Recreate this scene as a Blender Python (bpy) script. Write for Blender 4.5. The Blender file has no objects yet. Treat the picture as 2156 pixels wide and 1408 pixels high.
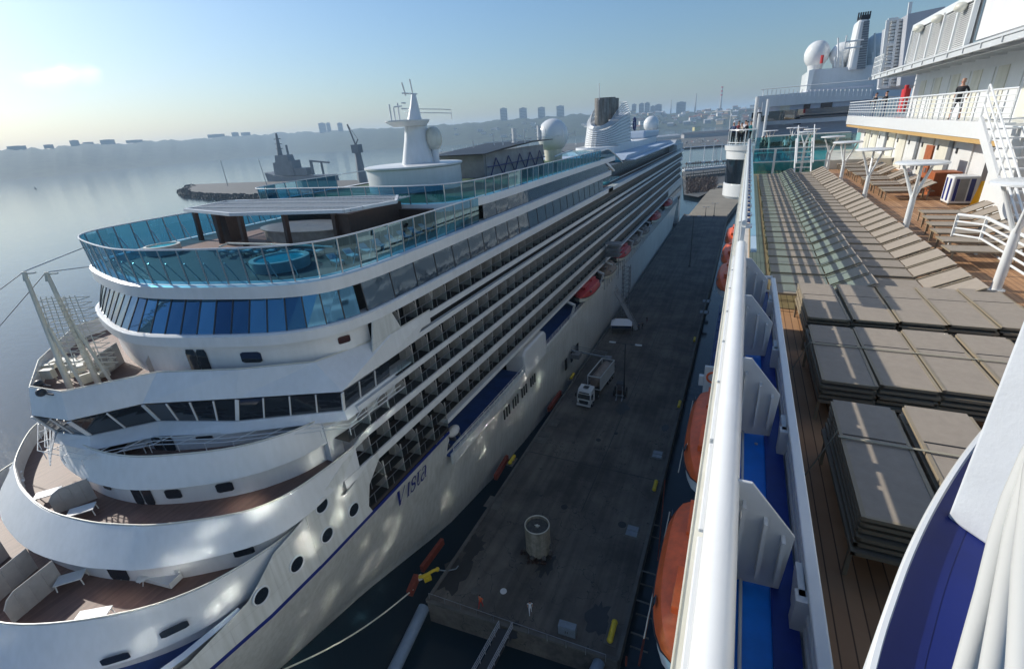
import bpy, bmesh, math, random
from mathutils import Vector, Matrix
random.seed(7)
S = bpy.context.scene
COL = S.collection
V = Vector
# ------------------------------------------------------------------ camera
FPX, CX, CY, WPX = 1000.0, 1078.0, 704.0, 2156.0
_d = V((503, 464, FPX)).normalized()                       # ship direction (+Y) seen from the camera
_n = V((165, -(503*165+FPX*FPX)/464, FPX)).normalized()    # straight down
_u = -_n
_x = -_d.cross(_u)
ROT = Matrix((_x, _d, _u))                                  # camera (right, up, forward) -> world
def ray(u, v): return ROT @ V((u-CX, CY-v, FPX))
def PZ(u, v, z): r = ray(u, v); return r*(z/r.z)
def PX(u, v, x): r = ray(u, v); return r*(x/r.x)
def PY(u, v, y): r = ray(u, v); return r*(y/r.y)
def PD(u, v, d): r = ray(u, v); return r*(d/math.hypot(r.x, r.y))
cam = bpy.data.cameras.new('camera'); camo = bpy.data.objects.new('camera', cam); COL.objects.link(camo)
r3 = Matrix((ROT.col[0], ROT.col[1], -ROT.col[2])).transposed()
camo.matrix_world = r3.to_4x4()
cam.sensor_width = 36; cam.lens = 36*FPX/WPX; cam.clip_start = .05; cam.clip_end = 60000
S.camera = camo
# ------------------------------------------------------------------ light
SUN_DIR = V((-1, .10, 0)).normalized()*math.cos(math.radians(29)) + V((0, 0, math.sin(math.radians(29))))
w = bpy.data.worlds.new('World'); S.world = w; w.use_nodes = True
nt = w.node_tree; bg = nt.nodes['Background']
sky = nt.nodes.new('ShaderNodeTexSky'); sky.sky_type = 'NISHITA'; sky.sun_disc = False
sky.sun_elevation = math.radians(29); sky.sun_rotation = math.atan2(SUN_DIR.x, SUN_DIR.y)
sky.air_density = 1.4; sky.dust_density = 1.2; sky.ozone_density = 8.0; sky.altitude = 20
nt.links.new(sky.outputs[0], bg.inputs[0]); bg.inputs[1].default_value = .105
sl = bpy.data.lights.new('sun', 'SUN'); sl.energy = 4.3; sl.angle = math.radians(.53); sl.color = (1, .94, .84)
so = bpy.data.objects.new('sun', sl); COL.objects.link(so); so.rotation_euler = SUN_DIR.to_track_quat('Z', 'Y').to_euler()
S.view_settings.view_transform = 'Standard'; S.view_settings.look = 'None'; S.view_settings.exposure = 0.24
S.view_settings.gamma = 1; S.view_settings.use_curve_mapping = False
cy = S.cycles
cy.max_bounces = 8; cy.transparent_max_bounces = 24; cy.volume_bounces = 2; cy.glossy_bounces = 4; cy.diffuse_bounces = 3
cy.caustics_reflective = True; cy.blur_glossy = 0.0; cy.caustics_refractive = False; cy.sample_clamp_indirect = 0; cy.use_guiding = True; cy.use_surface_guiding = True; cy.guiding_training_samples = 64
cy.use_denoising = True
# ------------------------------------------------------------------ materials
MATS = {}
def pmat(name, col, rough=.5, metal=0, spec=.5, noise=None, bump=None, tint=None, coat=0, streak=None):
    """principled material; noise=(scale, amount), bump=(scale, strength), streak=(amount) vertical weather streaks"""
    m = bpy.data.materials.new(name); m.use_nodes = True; t = m.node_tree; b = t.nodes['Principled BSDF']
    b.inputs['Roughness'].default_value = rough; b.inputs['Metallic'].default_value = metal
    b.inputs['Specular IOR Level'].default_value = spec; b.inputs['Coat Weight'].default_value = coat
    c4 = (*col, 1)
    b.inputs['Base Color'].default_value = c4
    tc = t.nodes.new('ShaderNodeTexCoord')
    src = None
    if noise:
        n = t.nodes.new('ShaderNodeTexNoise'); n.inputs['Scale'].default_value = noise[0]; n.inputs['Detail'].default_value = 6
        n.inputs['Roughness'].default_value = .65
        t.links.new(tc.outputs['Object'], n.inputs[0])
        r = t.nodes.new('ShaderNodeValToRGB'); k = noise[1]
        lo = tint or tuple(c*(1-k) for c in col)
        r.color_ramp.elements[0].position = .32; r.color_ramp.elements[1].position = .66
        r.color_ramp.elements[0].color = (*lo, 1); r.color_ramp.elements[1].color = (*[min(1, c*(1+k*.35)) for c in col], 1)
        t.links.new(n.outputs[0], r.inputs[0]); src = r.outputs[0]
    if streak:
        mp = t.nodes.new('ShaderNodeMapping'); mp.inputs['Scale'].default_value = (1.6, 1.6, .12)
        t.links.new(tc.outputs['Object'], mp.inputs[0])
        n2 = t.nodes.new('ShaderNodeTexNoise'); n2.inputs['Scale'].default_value = 1.5; n2.inputs['Detail'].default_value = 5
        t.links.new(mp.outputs[0], n2.inputs[0])
        r2 = t.nodes.new('ShaderNodeValToRGB'); r2.color_ramp.elements[0].position = .35; r2.color_ramp.elements[1].position = .62
        r2.color_ramp.elements[0].color = (1-streak, 1-streak, 1-streak*1.15, 1); r2.color_ramp.elements[1].color = (1, 1, 1, 1)
        t.links.new(n2.outputs[0], r2.inputs[0])
        mx = t.nodes.new('ShaderNodeMix'); mx.data_type = 'RGBA'; mx.blend_type = 'MULTIPLY'; mx.inputs[0].default_value = 1
        if src: t.links.new(src, mx.inputs[6])
        else: mx.inputs[6].default_value = c4
        t.links.new(r2.outputs[0], mx.inputs[7]); src = mx.outputs[2]
    if src: t.links.new(src, b.inputs['Base Color'])
    if bump:
        n = t.nodes.new('ShaderNodeTexNoise'); n.inputs['Scale'].default_value = bump[0]; n.inputs['Detail'].default_value = 4
        t.links.new(tc.outputs['Object'], n.inputs[0])
        bb = t.nodes.new('ShaderNodeBump'); bb.inputs['Strength'].default_value = bump[1]; bb.inputs['Distance'].default_value = bump[2] if len(bump) > 2 else .05
        t.links.new(n.outputs[0], bb.inputs['Height']); t.links.new(bb.outputs[0], b.inputs['Normal'])
    MATS[name] = m
    return m
def gmat(name, tcol, gcol=(1, 1, 1), rough=.02, refl=.12, boost=.75):
    """sheet of tinted see-through glass: transparent + fresnel reflection"""
    m = bpy.data.materials.new(name); m.use_nodes = True; t = m.node_tree; t.nodes.remove(t.nodes['Principled BSDF'])
    out = t.nodes['Material Output']; tr = t.nodes.new('ShaderNodeBsdfTransparent'); tr.inputs[0].default_value = (*tcol, 1)
    gl = t.nodes.new('ShaderNodeBsdfGlossy'); gl.inputs[0].default_value = (*gcol, 1); gl.inputs['Roughness'].default_value = rough
    lw = t.nodes.new('ShaderNodeFresnel'); lw.inputs[0].default_value = 1.6
    ma = t.nodes.new('ShaderNodeMath'); ma.operation = 'MULTIPLY_ADD'; ma.inputs[1].default_value = boost; ma.inputs[2].default_value = refl; ma.use_clamp = True
    t.links.new(lw.outputs[0], ma.inputs[0])
    mx = t.nodes.new('ShaderNodeMixShader'); t.links.new(ma.outputs[0], mx.inputs[0]); t.links.new(tr.outputs[0], mx.inputs[1]); t.links.new(gl.outputs[0], mx.inputs[2])
    t.links.new(mx.outputs[0], out.inputs[0]); MATS[name] = m
    return m
def planks(name, c1, c2, axis='X', width=.12, rough=.6, gap=.012, dark=.4):
    """teak planking: narrow boards running along Y (or X), each a slightly different tone"""
    m = pmat(name, c1, rough, noise=None); t = m.node_tree; b = t.nodes['Principled BSDF']
    tc = t.nodes.new('ShaderNodeTexCoord'); sp = t.nodes.new('ShaderNodeSeparateXYZ'); t.links.new(tc.outputs['Object'], sp.inputs[0])
    def math_(op, a, bb=None, v=None):
        n = t.nodes.new('ShaderNodeMath'); n.operation = op
        t.links.new(a, n.inputs[0])
        if bb is not None: t.links.new(bb, n.inputs[1])
        if v is not None: n.inputs[1].default_value = v
        return n.outputs[0]
    a = math_('DIVIDE', sp.outputs[axis], v=width); fl = math_('FLOOR', a); fr = math_('FRACT', a)
    wn = t.nodes.new('ShaderNodeTexWhiteNoise'); wn.noise_dimensions = '1D'; t.links.new(fl, wn.inputs['W'])
    no = t.nodes.new('ShaderNodeTexNoise'); no.inputs['Scale'].default_value = 2.5; t.links.new(tc.outputs['Object'], no.inputs[0]); no.inputs['Detail'].default_value = 5
    s_ = math_('MULTIPLY', wn.outputs['Value'], v=.5); s2 = math_('MULTIPLY', no.outputs[0], v=.6); s3 = math_('ADD', s_, s2)
    r = t.nodes.new('ShaderNodeValToRGB'); r.color_ramp.elements[0].color = (*c1, 1); r.color_ramp.elements[1].color = (*c2, 1)
    r.color_ramp.elements[0].position = .25; r.color_ramp.elements[1].position = .85
    t.links.new(s3, r.inputs[0])
    g = math_('LESS_THAN', fr, v=gap/width)
    mx = t.nodes.new('ShaderNodeMix'); mx.data_type = 'RGBA'; t.links.new(g, mx.inputs[0]); t.links.new(r.outputs[0], mx.inputs[6])
    mx.inputs[7].default_value = (*[c*dark for c in c1], 1); t.links.new(mx.outputs[2], b.inputs['Base Color'])
    return m
def wrap_nodes(m): return m.node_tree, m.node_tree.nodes['Principled BSDF']
WHITE = pmat('white_paint', (.68, .69, .69), .38, noise=(.35, .06), streak=.05)
HULLW = pmat('hull_white', (.66, .67, .65), .35, noise=(.12, .10), bump=(.25, .22, .12), streak=.16)
def seams(m, w_=7.0, h_=2.6, dark=.82):
    t = m.node_tree; b = t.nodes['Principled BSDF']; src = b.inputs['Base Color'].links[0].from_socket
    tc = t.nodes.new('ShaderNodeTexCoord'); sp = t.nodes.new('ShaderNodeSeparateXYZ'); cb = t.nodes.new('ShaderNodeCombineXYZ')
    t.links.new(tc.outputs['Object'], sp.inputs[0]); t.links.new(sp.outputs['Y'], cb.inputs['X']); t.links.new(sp.outputs['Z'], cb.inputs['Y'])
    br = t.nodes.new('ShaderNodeTexBrick'); br.inputs['Scale'].default_value = 1; br.inputs['Brick Width'].default_value = w_; br.inputs['Row Height'].default_value = h_
    br.inputs['Mortar Size'].default_value = .035; br.inputs['Mortar Smooth'].default_value = .8
    br.inputs['Color1'].default_value = (1, 1, 1, 1); br.inputs['Color2'].default_value = (.965, .965, .96, 1); br.inputs['Mortar'].default_value = (dark, dark, dark, 1)
    t.links.new(cb.outputs[0], br.inputs[0])
    mx = t.nodes.new('ShaderNodeMix'); mx.data_type = 'RGBA'; mx.blend_type = 'MULTIPLY'; mx.inputs[0].default_value = 1
    t.links.new(src, mx.inputs[6]); t.links.new(br.outputs[0], mx.inputs[7]); t.links.new(mx.outputs[2], b.inputs['Base Color'])
seams(HULLW)
WHITE2 = pmat('white_enamel', (.70, .71, .70), .22, noise=(3, .04), bump=(18, .12, .004))
CREAM = pmat('cream_paint', (.66, .64, .55), .4, noise=(1.2, .1), streak=.12)
GREYW = pmat('grey_white', (.52, .54, .55), .45, noise=(.8, .1))
GREY = pmat('grey_metal', (.25, .26, .28), .4, metal=.5, noise=(2, .2))
STEEL = pmat('brushed_steel', (.45, .46, .48), .3, metal=.8)
DARK = pmat('dark_metal', (.03, .032, .038), .45)
BLACK = pmat('black', (.012, .012, .014), .5)
RUBBER = pmat('rubber', (.02, .02, .022), .8)
DISH = pmat('dish_navy', (.006, .016, .13), .5, spec=.25, noise=(1.5, .25))
NAVY = pmat('navy_paint', (.008, .02, .17), .3, noise=(2, .2))
ROYAL = pmat('royal_blue_deck', (.004, .19, .72), .42, noise=(3, .18), bump=(60, .2, .004))
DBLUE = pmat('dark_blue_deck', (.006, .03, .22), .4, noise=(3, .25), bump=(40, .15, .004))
VBLUE = pmat('blue_deck_paint', (.012, .05, .20), .55, noise=(.8, .3))
DIV = pmat('divider_panel', (.40, .38, .36), .5, noise=(1.5, .12))
DGLASS = pmat('dark_window', (.012, .018, .026), .06, spec=.9)
CABIN = pmat('cabin_front', (.015, .018, .022), .25, spec=.5)
SGLASS = pmat('side_glass', (.05, .09, .14), .04, metal=.55, spec=.9, bump=(.8, .25, .06))
BGLASS = pmat('blue_window', (.05, .16, .30), .05, metal=.8, spec=.9)
_t = BGLASS.node_tree; _b = _t.nodes['Principled BSDF']; _o = _t.nodes.new('ShaderNodeObjectInfo'); _r = _t.nodes.new('ShaderNodeValToRGB')
_r.color_ramp.elements[0].color = (.02, .07, .15, 1); _r.color_ramp.elements[1].color = (.09, .24, .38, 1); _t.links.new(_o.outputs['Random'], _r.inputs[0]); _t.links.new(_r.outputs[0], _b.inputs['Base Color'])
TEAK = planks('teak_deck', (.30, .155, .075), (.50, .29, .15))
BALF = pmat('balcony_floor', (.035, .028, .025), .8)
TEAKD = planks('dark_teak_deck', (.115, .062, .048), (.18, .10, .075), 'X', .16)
RGLASS = gmat('terrace_glass', (.10, .34, .50), (.55, .85, 1), refl=.09, boost=.16)
TGLASS = gmat('teal_glass', (.52, .78, .80), refl=.04)
CGLASS = gmat('balcony_glass', (.66, .74, .76), refl=.0, boost=.10)
ORANGE = pmat('lifeboat_orange', (.80, .13, .03), .42, noise=(1.5, .2))
REDB = pmat('lifeboat_red', (.40, .03, .03), .45, noise=(1.5, .25))
RED = pmat('red_paint', (.50, .02, .02), .45)
YELLOW = pmat('yellow_paint', (.70, .50, .03), .45, noise=(4, .2))
SLING = pmat('sling_fabric', (.31, .262, .21), .8, bump=(90, .25, .004), noise=(9, .1))
FRAME = pmat('lounger_frame', (.27, .22, .15), .55)
CONC = pmat('old_concrete', (.12, .115, .105), .85, noise=(.5, .35), bump=(4, .4, .03))
WOODR = pmat('orange_wood', (.36, .10, .03), .45, noise=(6, .3))
BROWNW = pmat('dark_wood', (.055, .03, .022), .55, noise=(3, .3))
SKIN = pmat('skin', (.48, .27, .19), .55)
CLOTHK = pmat('black_cloth', (.012, .013, .018), .85)
CLOTHB = pmat('blue_cloth', (.03, .05, .12), .85)
CLOTHW = pmat('white_cloth', (.75, .76, .8), .85)
HAIR = pmat('dark_hair', (.03, .02, .015), .7)
# ------------------------------------------------------------------ mesh builder
class MB:
    def __init__(s): s.v = []; s.f = []; s.m = []; s.k = 0
    def add(s, vs, fs):
        o = len(s.v); s.v += [tuple(q) for q in vs]; s.f += [tuple(i+o for i in f) for f in fs]; s.m += [s.k]*len(fs); return s
    def mat(s, k): s.k = k; return s
    def box(s, x0, x1, y0, y1, z0, z1):
        return s.add([(x0,y0,z0),(x1,y0,z0),(x1,y1,z0),(x0,y1,z0),(x0,y0,z1),(x1,y0,z1),(x1,y1,z1),(x0,y1,z1)],
                     [(0,3,2,1),(4,5,6,7),(0,1,5,4),(1,2,6,5),(2,3,7,6),(3,0,4,7)])
    def obox(s, c, dx, dy, dz):
        c = V(c); dx = V(dx)/2; dy = V(dy)/2; dz = V(dz)/2
        P = [c-dx-dy-dz, c+dx-dy-dz, c+dx+dy-dz, c-dx+dy-dz, c-dx-dy+dz, c+dx-dy+dz, c+dx+dy+dz, c-dx+dy+dz]
        return s.add(P, [(0,3,2,1),(4,5,6,7),(0,1,5,4),(1,2,6,5),(2,3,7,6),(3,0,4,7)])
    def rbox(s, c, size, a=0):
        ca, sa = math.cos(a), math.sin(a)
        return s.obox(c, (ca*size[0], sa*size[0], 0), (-sa*size[1], ca*size[1], 0), (0, 0, size[2]))
    def bar(s, p, q, wd, h=None, up=(0, 0, 1)):
        p = V(p); q = V(q); d = q-p; L = d.length
        if L < 1e-6: return s
        d.normalize(); up = V(up)
        if abs(d.dot(up)) > .98: up = V((0, 1, 0))
        sx = d.cross(up).normalized(); uz = sx.cross(d)
        return s.obox((p+q)/2, d*L, sx*wd, uz*(h or wd))
    def tube(s, pts, r, n=8, cap=True):
        pts = [V(p) for p in pts]; rs = r if isinstance(r, (list, tuple)) else [r]*len(pts)
        rings = []; pu = None
        for i, p in enumerate(pts):
            d = (pts[min(i+1, len(pts)-1)]-pts[max(i-1, 0)]).normalized()
            if pu is None: pu = V((0, 0, 1)) if abs(d.z) < .9 else V((1, 0, 0))
            a = d.cross(pu).normalized(); b = a.cross(d).normalized(); pu = b
            rings.append([p+(a*math.cos(2*math.pi*k/n)+b*math.sin(2*math.pi*k/n))*rs[i] for k in range(n)])
        return s.loft(rings, True, cap)
    def cyl(s, p, q, r0, r1=None, n=16, cap=True): return s.tube([p, q], [r0, r1 if r1 is not None else r0], n, cap)
    def loft(s, rings, closed=True, cap=False):
        n = len(rings[0]); vs = [q for r in rings for q in r]; fs = []
        for i in range(len(rings)-1):
            for k in range(n if closed else n-1):
                a = i*n+k; b = i*n+(k+1) % n; fs.append((a, b, b+n, a+n))
        if cap: fs.append(tuple(range(n-1, -1, -1))); fs.append(tuple((len(rings)-1)*n+k for k in range(n)))
        return s.add(vs, fs)
    def sph(s, c, r, n=16, m=10, sc=(1, 1, 1), z0=-1.0):
        c = V(c); rings = []
        for i in range(m+1):
            ph = math.asin(z0)+(math.pi/2-math.asin(z0))*i/m
            rr = max(1e-4, math.cos(ph))*r
            rings.append([(c.x+rr*math.cos(2*math.pi*k/n)*sc[0], c.y+rr*math.sin(2*math.pi*k/n)*sc[1], c.z+r*math.sin(ph)*sc[2]) for k in range(n)])
        return s.loft(rings, True, True)
    def ext(s, poly, z0, z1):
        n = len(poly)
        vs = [(p[0], p[1], z0) for p in poly]+[(p[0], p[1], z1) for p in poly]
        return s.add(vs, [tuple(range(n-1, -1, -1)), tuple(range(n, 2*n))]+[(k, (k+1) % n, (k+1) % n+n, k+n) for k in range(n)])
    def extx(s, poly, x0, x1):      # polygon in (y, z), thick in x
        n = len(poly); vs = [(x0, p[0], p[1]) for p in poly]+[(x1, p[0], p[1]) for p in poly]
        return s.add(vs, [tuple(range(n-1, -1, -1)), tuple(range(n, 2*n))]+[(k, (k+1) % n, (k+1) % n+n, k+n) for k in range(n)])
    def exty(s, poly, y0, y1):      # polygon in (x, z), thick in y
        n = len(poly); vs = [(p[0], y0, p[1]) for p in poly]+[(p[0], y1, p[1]) for p in poly]
        return s.add(vs, [tuple(range(n-1, -1, -1)), tuple(range(n, 2*n))]+[(k, (k+1) % n, (k+1) % n+n, k+n) for k in range(n)])
    def quad(s, a, b, c, d): return s.add([a, b, c, d], [(0, 1, 2, 3)])
    def build(s, name, mat, parent=None, smooth=False, bevel=0, loc=None):
        me = bpy.data.meshes.new(name); me.from_pydata(s.v, [], s.f)
        mats = mat if isinstance(mat, (list, tuple)) else [mat]
        for q in mats: me.materials.append(q)
        if len(mats) > 1: me.polygons.foreach_set('material_index', [min(k, len(mats)-1) for k in s.m])
        bm = bmesh.new(); bm.from_mesh(me); bmesh.ops.recalc_face_normals(bm, faces=bm.faces); bm.to_mesh(me); bm.free()
        if smooth:
            me.polygons.foreach_set('use_smooth', [True]*len(me.polygons))
            try: me.set_sharp_from_angle(angle=math.radians(35))
            except Exception: pass
        o = bpy.data.objects.new(name, me); COL.objects.link(o)
        if parent is not None: o.parent = parent; o.matrix_parent_inverse = parent.matrix_basis.inverted()
        if bevel:
            b = o.modifiers.new('bevel', 'BEVEL'); b.width = bevel; b.segments = 2; b.limit_method = 'ANGLE'
        return o
def tag(o, label=None, cat=None, group=None, kind=None):
    if label: o['label'] = label
    if cat: o['category'] = cat
    if group: o['group'] = group
    if kind: o['kind'] = kind
    return o
def thing(name, label, cat, loc=(0, 0, 0), rz=0, group=None):
    o = bpy.data.objects.new(name, None); COL.objects.link(o); o.location = loc; o.rotation_euler = (0, 0, rz)
    o.matrix_basis = Matrix.Translation(V(loc)) @ Matrix.Rotation(rz, 4, 'Z')
    o.empty_display_size = .3
    return tag(o, label, cat, group)
def lpart(mb, name, mat, parent, **k):
    """part whose mesh is written in the thing's own coordinates"""
    o = mb.build(name, mat, None, **k); o.parent = parent; return o
def dup(root, loc, rz=None, label=None, group=None, parent=None):
    def cp(o, par):
        c = o.copy(); COL.objects.link(c); c.parent = par
        for ch in KIDS.get(o.name, list(o.children)): cp(ch, c)
        return c
    c = cp(root, parent)
    c.location = loc
    if rz is not None: c.rotation_euler = (0, 0, rz)
    if label: c['label'] = label
    if group: c['group'] = group
    return c
KIDS = {}
ORD = 'first second third fourth fifth sixth seventh eighth ninth tenth eleventh twelfth thirteenth fourteenth fifteenth sixteenth seventeenth eighteenth nineteenth twentieth twenty-first twenty-second twenty-third twenty-fourth twenty-fifth twenty-sixth twenty-seventh twenty-eighth twenty-ninth thirtieth thirty-first thirty-second'.split()
def keep(root):
    def rec(o):
        KIDS[o.name] = list(o.children)
        for ch in o.children: rec(ch)
    rec(root); return root
def lerp(a, b, t): return a+(b-a)*t
def interp(tab, x):
    if x <= tab[0][0]: return tab[0][1]
    for (a, fa), (b, fb) in zip(tab, tab[1:]):
        if x <= b: return lerp(fa, fb, (x-a)/(b-a))
    return tab[-1][1]
def resample(pl, step):
    out = [V((*p[:2], 0)) for p in pl[:1]]; acc = 0
    for a, b in zip(pl, pl[1:]):
        a = V((*a[:2], 0)); b = V((*b[:2], 0)); L = (b-a).length
        while acc+L >= step:
            t = (step-acc)/L; a = a.lerp(b, t); out.append(a.copy()); L = (b-a).length; acc = 0
        acc += L
    return [(p.x, p.y) for p in out]
def smooth_pl(pl, it=2):
    for _ in range(it):
        q = [pl[0]]
        for a, b in zip(pl, pl[1:]): q += [(.75*a[0]+.25*b[0], .75*a[1]+.25*b[1]), (.25*a[0]+.75*b[0], .25*a[1]+.75*b[1])]
        q.append(pl[-1]); pl = q
    return pl
def normals(pl):
    out = []
    for i in range(len(pl)):
        a = pl[max(0, i-1)]; b = pl[min(len(pl)-1, i+1)]
        d = V((b[0]-a[0], b[1]-a[1], 0)).normalized(); out.append((d.y, -d.x))
    return out
def offs(pl, d):
    ns = normals(pl)
    return [(p[0]+n[0]*(d(p) if callable(d) else d), p[1]+n[1]*(d(p) if callable(d) else d)) for p, n in zip(pl, ns)]
HAZE_D = 1.15e-4
# =================================================================== CRUISE SHIP ACROSS THE QUAY
XC, XS = -43.0, -26.5
ship = thing('cruise_ship', 'white cruise ship with blue glass terraces, lettered Vista on its bow, moored across the quay', 'cruise ship')
PORT = 1.07
def mirror(half):
    r = [(XC+dx, y) for dx, y in half]; l = [(XC-dx*PORT, y) for dx, y in half[::-1] if dx > 0]
    return l+r
T1 = smooth_pl(mirror([(0,3.3),(4.9,4.1),(8.3,5.5),(12.2,8.0),(14.3,10.4),(15.3,12.6),(15.9,14.6),(16.2,16.5),(16.25,17.8)]), 2)
T2 = smooth_pl(mirror([(0,9.3),(4.7,9.9),(7.1,10.6),(9.5,11.4),(12.8,13.4),(15.1,15.2),(16.1,17.6),(16.4,20.2),(16.5,21.8),(16.5,23.3)]), 2)
T3 = smooth_pl(mirror([(0,13.1),(3.8,13.5),(6.5,14.5),(11,17),(13.4,19.8),(14.2,21.7),(14.8,23.5),(15,31)]), 2)
PORT = 1.0
CO = smooth_pl(mirror([(0,18.8),(3,19.2),(6,20.0),(10,21.3),(13,22.7),(15.3,25),(16.2,27.6),(16.5,31.5),(16.5,48),(16.5,110)]), 2)
BO = smooth_pl(mirror([(0,20.4),(2.4,20.6),(7.1,21.6),(12.6,23.2),(15.2,25),(16.2,28),(16.5,33),(16.5,48),(16.5,108)]), 2)
AO = smooth_pl(mirror([(0,43.5),(6,43.6),(12,43.4),(15,44.6),(16.3,48.5),(16.5,53),(16.5,112)]), 2)
def tier(rim, zr, zo, zf, od, th=.16):
    mb = MB(); R = rim; O = offs(R, od); I = offs(R, -th)
    UN = offs(R, lambda p: od(p)-1.6)
    mb.loft([[(*p, zo) for p in UN], [(*p, zo) for p in O], [(*p, zr) for p in R], [(*p, zr) for p in I], [(*p, zf) for p in I]], False)
    mb.build('bulwark', WHITE, ship, smooth=True)
    rl = MB(); rl.tube([(*p, zr+.06) for p in offs(R, -th/2)], .055, 6); rl.build('handrail', CREAM, ship, smooth=True)
    fl = MB(); P = I
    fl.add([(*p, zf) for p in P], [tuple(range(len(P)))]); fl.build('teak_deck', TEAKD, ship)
def house(pl, z0, z1, mat=WHITE, name='house_wall'):
    mb = MB(); mb.loft([[(*p, z0) for p in pl], [(*p, z1) for p in pl]], False); return mb.build(name, mat, ship, smooth=True)
od1 = lambda p: 1.5*max(0, min(1, (12.5-p[1])/7)); od2 = lambda p: 1.7*max(0, min(1, (21-p[1])/10)); od3 = lambda p: 1.0*max(.15, min(1, (24-p[1])/9))
tier(T1, -25.6, -28.3, -26.9, od1); tier(T2, -22.9, -25.0, -24.15, od2); tier(T3, -20.2, -22.35, -21.5, od3)
house([p for p in offs(T2, lambda p: od2(p)-.7)], -26.9, -25.0)
house([p for p in offs(T3, lambda p: od3(p)-.5)], -24.15, -22.35)
house(offs(T3, -2.6), -21.5, -20.2)
house(offs(CO, lambda p: -.5 if p[1] < 29 else -1.8), -16.95, -13.7)
# windows and doors in the tier fronts
def wall_spot(u, v, z):
    return PZ(u, v, z)
def front_window(u, v, pl, zc, wd=1.2, ht=.8, name='window', mat=None, lift=.03):
    """rounded dark window on the wall polyline nearest to the sight line"""
    best = None
    p0 = PZ(u, v, zc)
    for i in range(len(pl)-1):
        a = V((*pl[i], 0)); b = V((*pl[i+1], 0)); m_ = (a+b)/2; d = (m_-V((p0.x, p0.y, 0))).length
        if best is None or d < best[0]: best = (d, a, b)
    _, a, b = best; t = (b-a).normalized(); n = V((t.y, -t.x, 0))
    q = V((p0.x, p0.y, 0)); c = a+t*(q-a).dot(t)+n*lift; c.z = zc
    mb = MB(); k = 20; ring = []
    for j in range(k):
        an = 2*math.pi*j/k; cx = max(-1, min(1, 1.25*math.cos(an)))*wd/2; cz = max(-1, min(1, 1.25*math.sin(an)))*ht/2
        ring.append(c+t*cx+V((0, 0, cz)))
    mb.add([q+n*0 for q in ring]+[q+n*.04 for q in ring], [tuple(range(k)), tuple(range(k, 2*k))]+[(j, (j+1) % k, (j+1) % k+k, j+k) for j in range(k)])
    return mb.build(name, mat or DGLASS, ship)
w2 = offs(T3, lambda p: od3(p)-.5); w1 = offs(T2, lambda p: od2(p)-.7); w5 = offs(CO, lambda p: -.5 if p[1] < 29 else -1.8)
front_window(367, 1037, w2, -23.2); front_window(475, 1022, w2, -23.2); front_window(215, 1030, w2, -23.0, .9, .5)
for u in (277, 302): front_window(u, 1052, w2, -23.3, .75, 1.65, 'door')
front_window(515, 1157, w1, -25.8, 1.3, .6); front_window(232, 1206, w1, -26.0, .8, 1.6, 'door'); front_window(250, 1208, w1, -26.0, .8, 1.6, 'door')
front_window(551, 735, w5, -15.0, 1.7, .9); front_window(712, 705, w5, -14.6, 1.0, .6); front_window(768, 678, w5, -14.4, .9, .6)
for u in (425, 447): front_window(u, 752, w5, -15.4, .9, 2.2, 'door')
w3 = offs(T3, -2.6)
for u in (345, 368): front_window(u, 925, w3, -20.9, .9, 1.2, 'door')
front_window(436, 915, w3, -20.5, 1.3, .3)
# ---- hull
UT = [(-26,0.02),(-22,3.2),(-16,7.2),(-10,10),(-4,12.1),(2,13.9),(8,15.6),(13,16.3),(18,16.5),(40,16.5),(245,16.5),(258,15.6)]
WT = [(-18,0.02),(-8,1.2),(2,3.0),(10,4.6),(17,6.2),(27,8.4),(39,12.1),(52,13.9),(67,14.9),(92,16.2),(110,16.4),(225,16.4),(258,12)]
def hw(y, z):
    t = max(0, min(1, (z+48)/18)); a = interp(WT, y); b = interp(UT, y)
    return max(.02, a+(b-a)*t**.8)
def top_z(y):
    return interp([(-26,-27.6),(8,-28.4),(12,-27.6),(14.5,-25.7),(17,-25.2),(22.5,-23.2),(24.0,-23.2)], y)
for sgn, nm in ((1, 'hull_side'), (-1, 'hull_side')):
    mb = MB(); ys = [-26,-24,-22,-19,-16,-13,-10,-7,-4,-1,2,5,8,10,12,13,14.5,16,17.5,19,20.5,22,23,24,26,28,30,33,36.5]
    zs = [-50,-48,-45,-42,-39,-36,-33,-31]
    rings = [[(XC+sgn*hw(y, z), y, z) for y in ys+[40+i*10 for i in range(21)]+[247, 252, 258]] for z in zs]
    mb.loft(rings[:-1], False)
    # forward plate up to the sheer, aft of Y=23 the balconies start
    ys1 = [y for y in ys if y <= 17.5]
    low = [(XC+sgn*hw(y, -33), y, -33) for y in ys+[36.5]]
    mb.loft([low, [(XC+sgn*hw(y, -30.3), y, -30.3) for y in ys+[36.5]]], False)
    up = [[(XC+sgn*hw(y, z if z < -30 else -30), y, lerp(-30.0, top_z(y), f)) for y in ys1] for z, f in ((-30, 0), (-29, .5), (-28, 1))]
    mb.loft(up, False)
    mb.build(nm, HULLW, ship, smooth=True)
    st = MB(); pl = [(XC+sgn*(hw(y, -30.1)+.03), y) for y in ys+[36.5]]
    st.loft([[(*p, -30.36) for p in pl], [(*p, -29.98) for p in pl]], False); st.build('hull_stripe', NAVY, ship)
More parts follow.
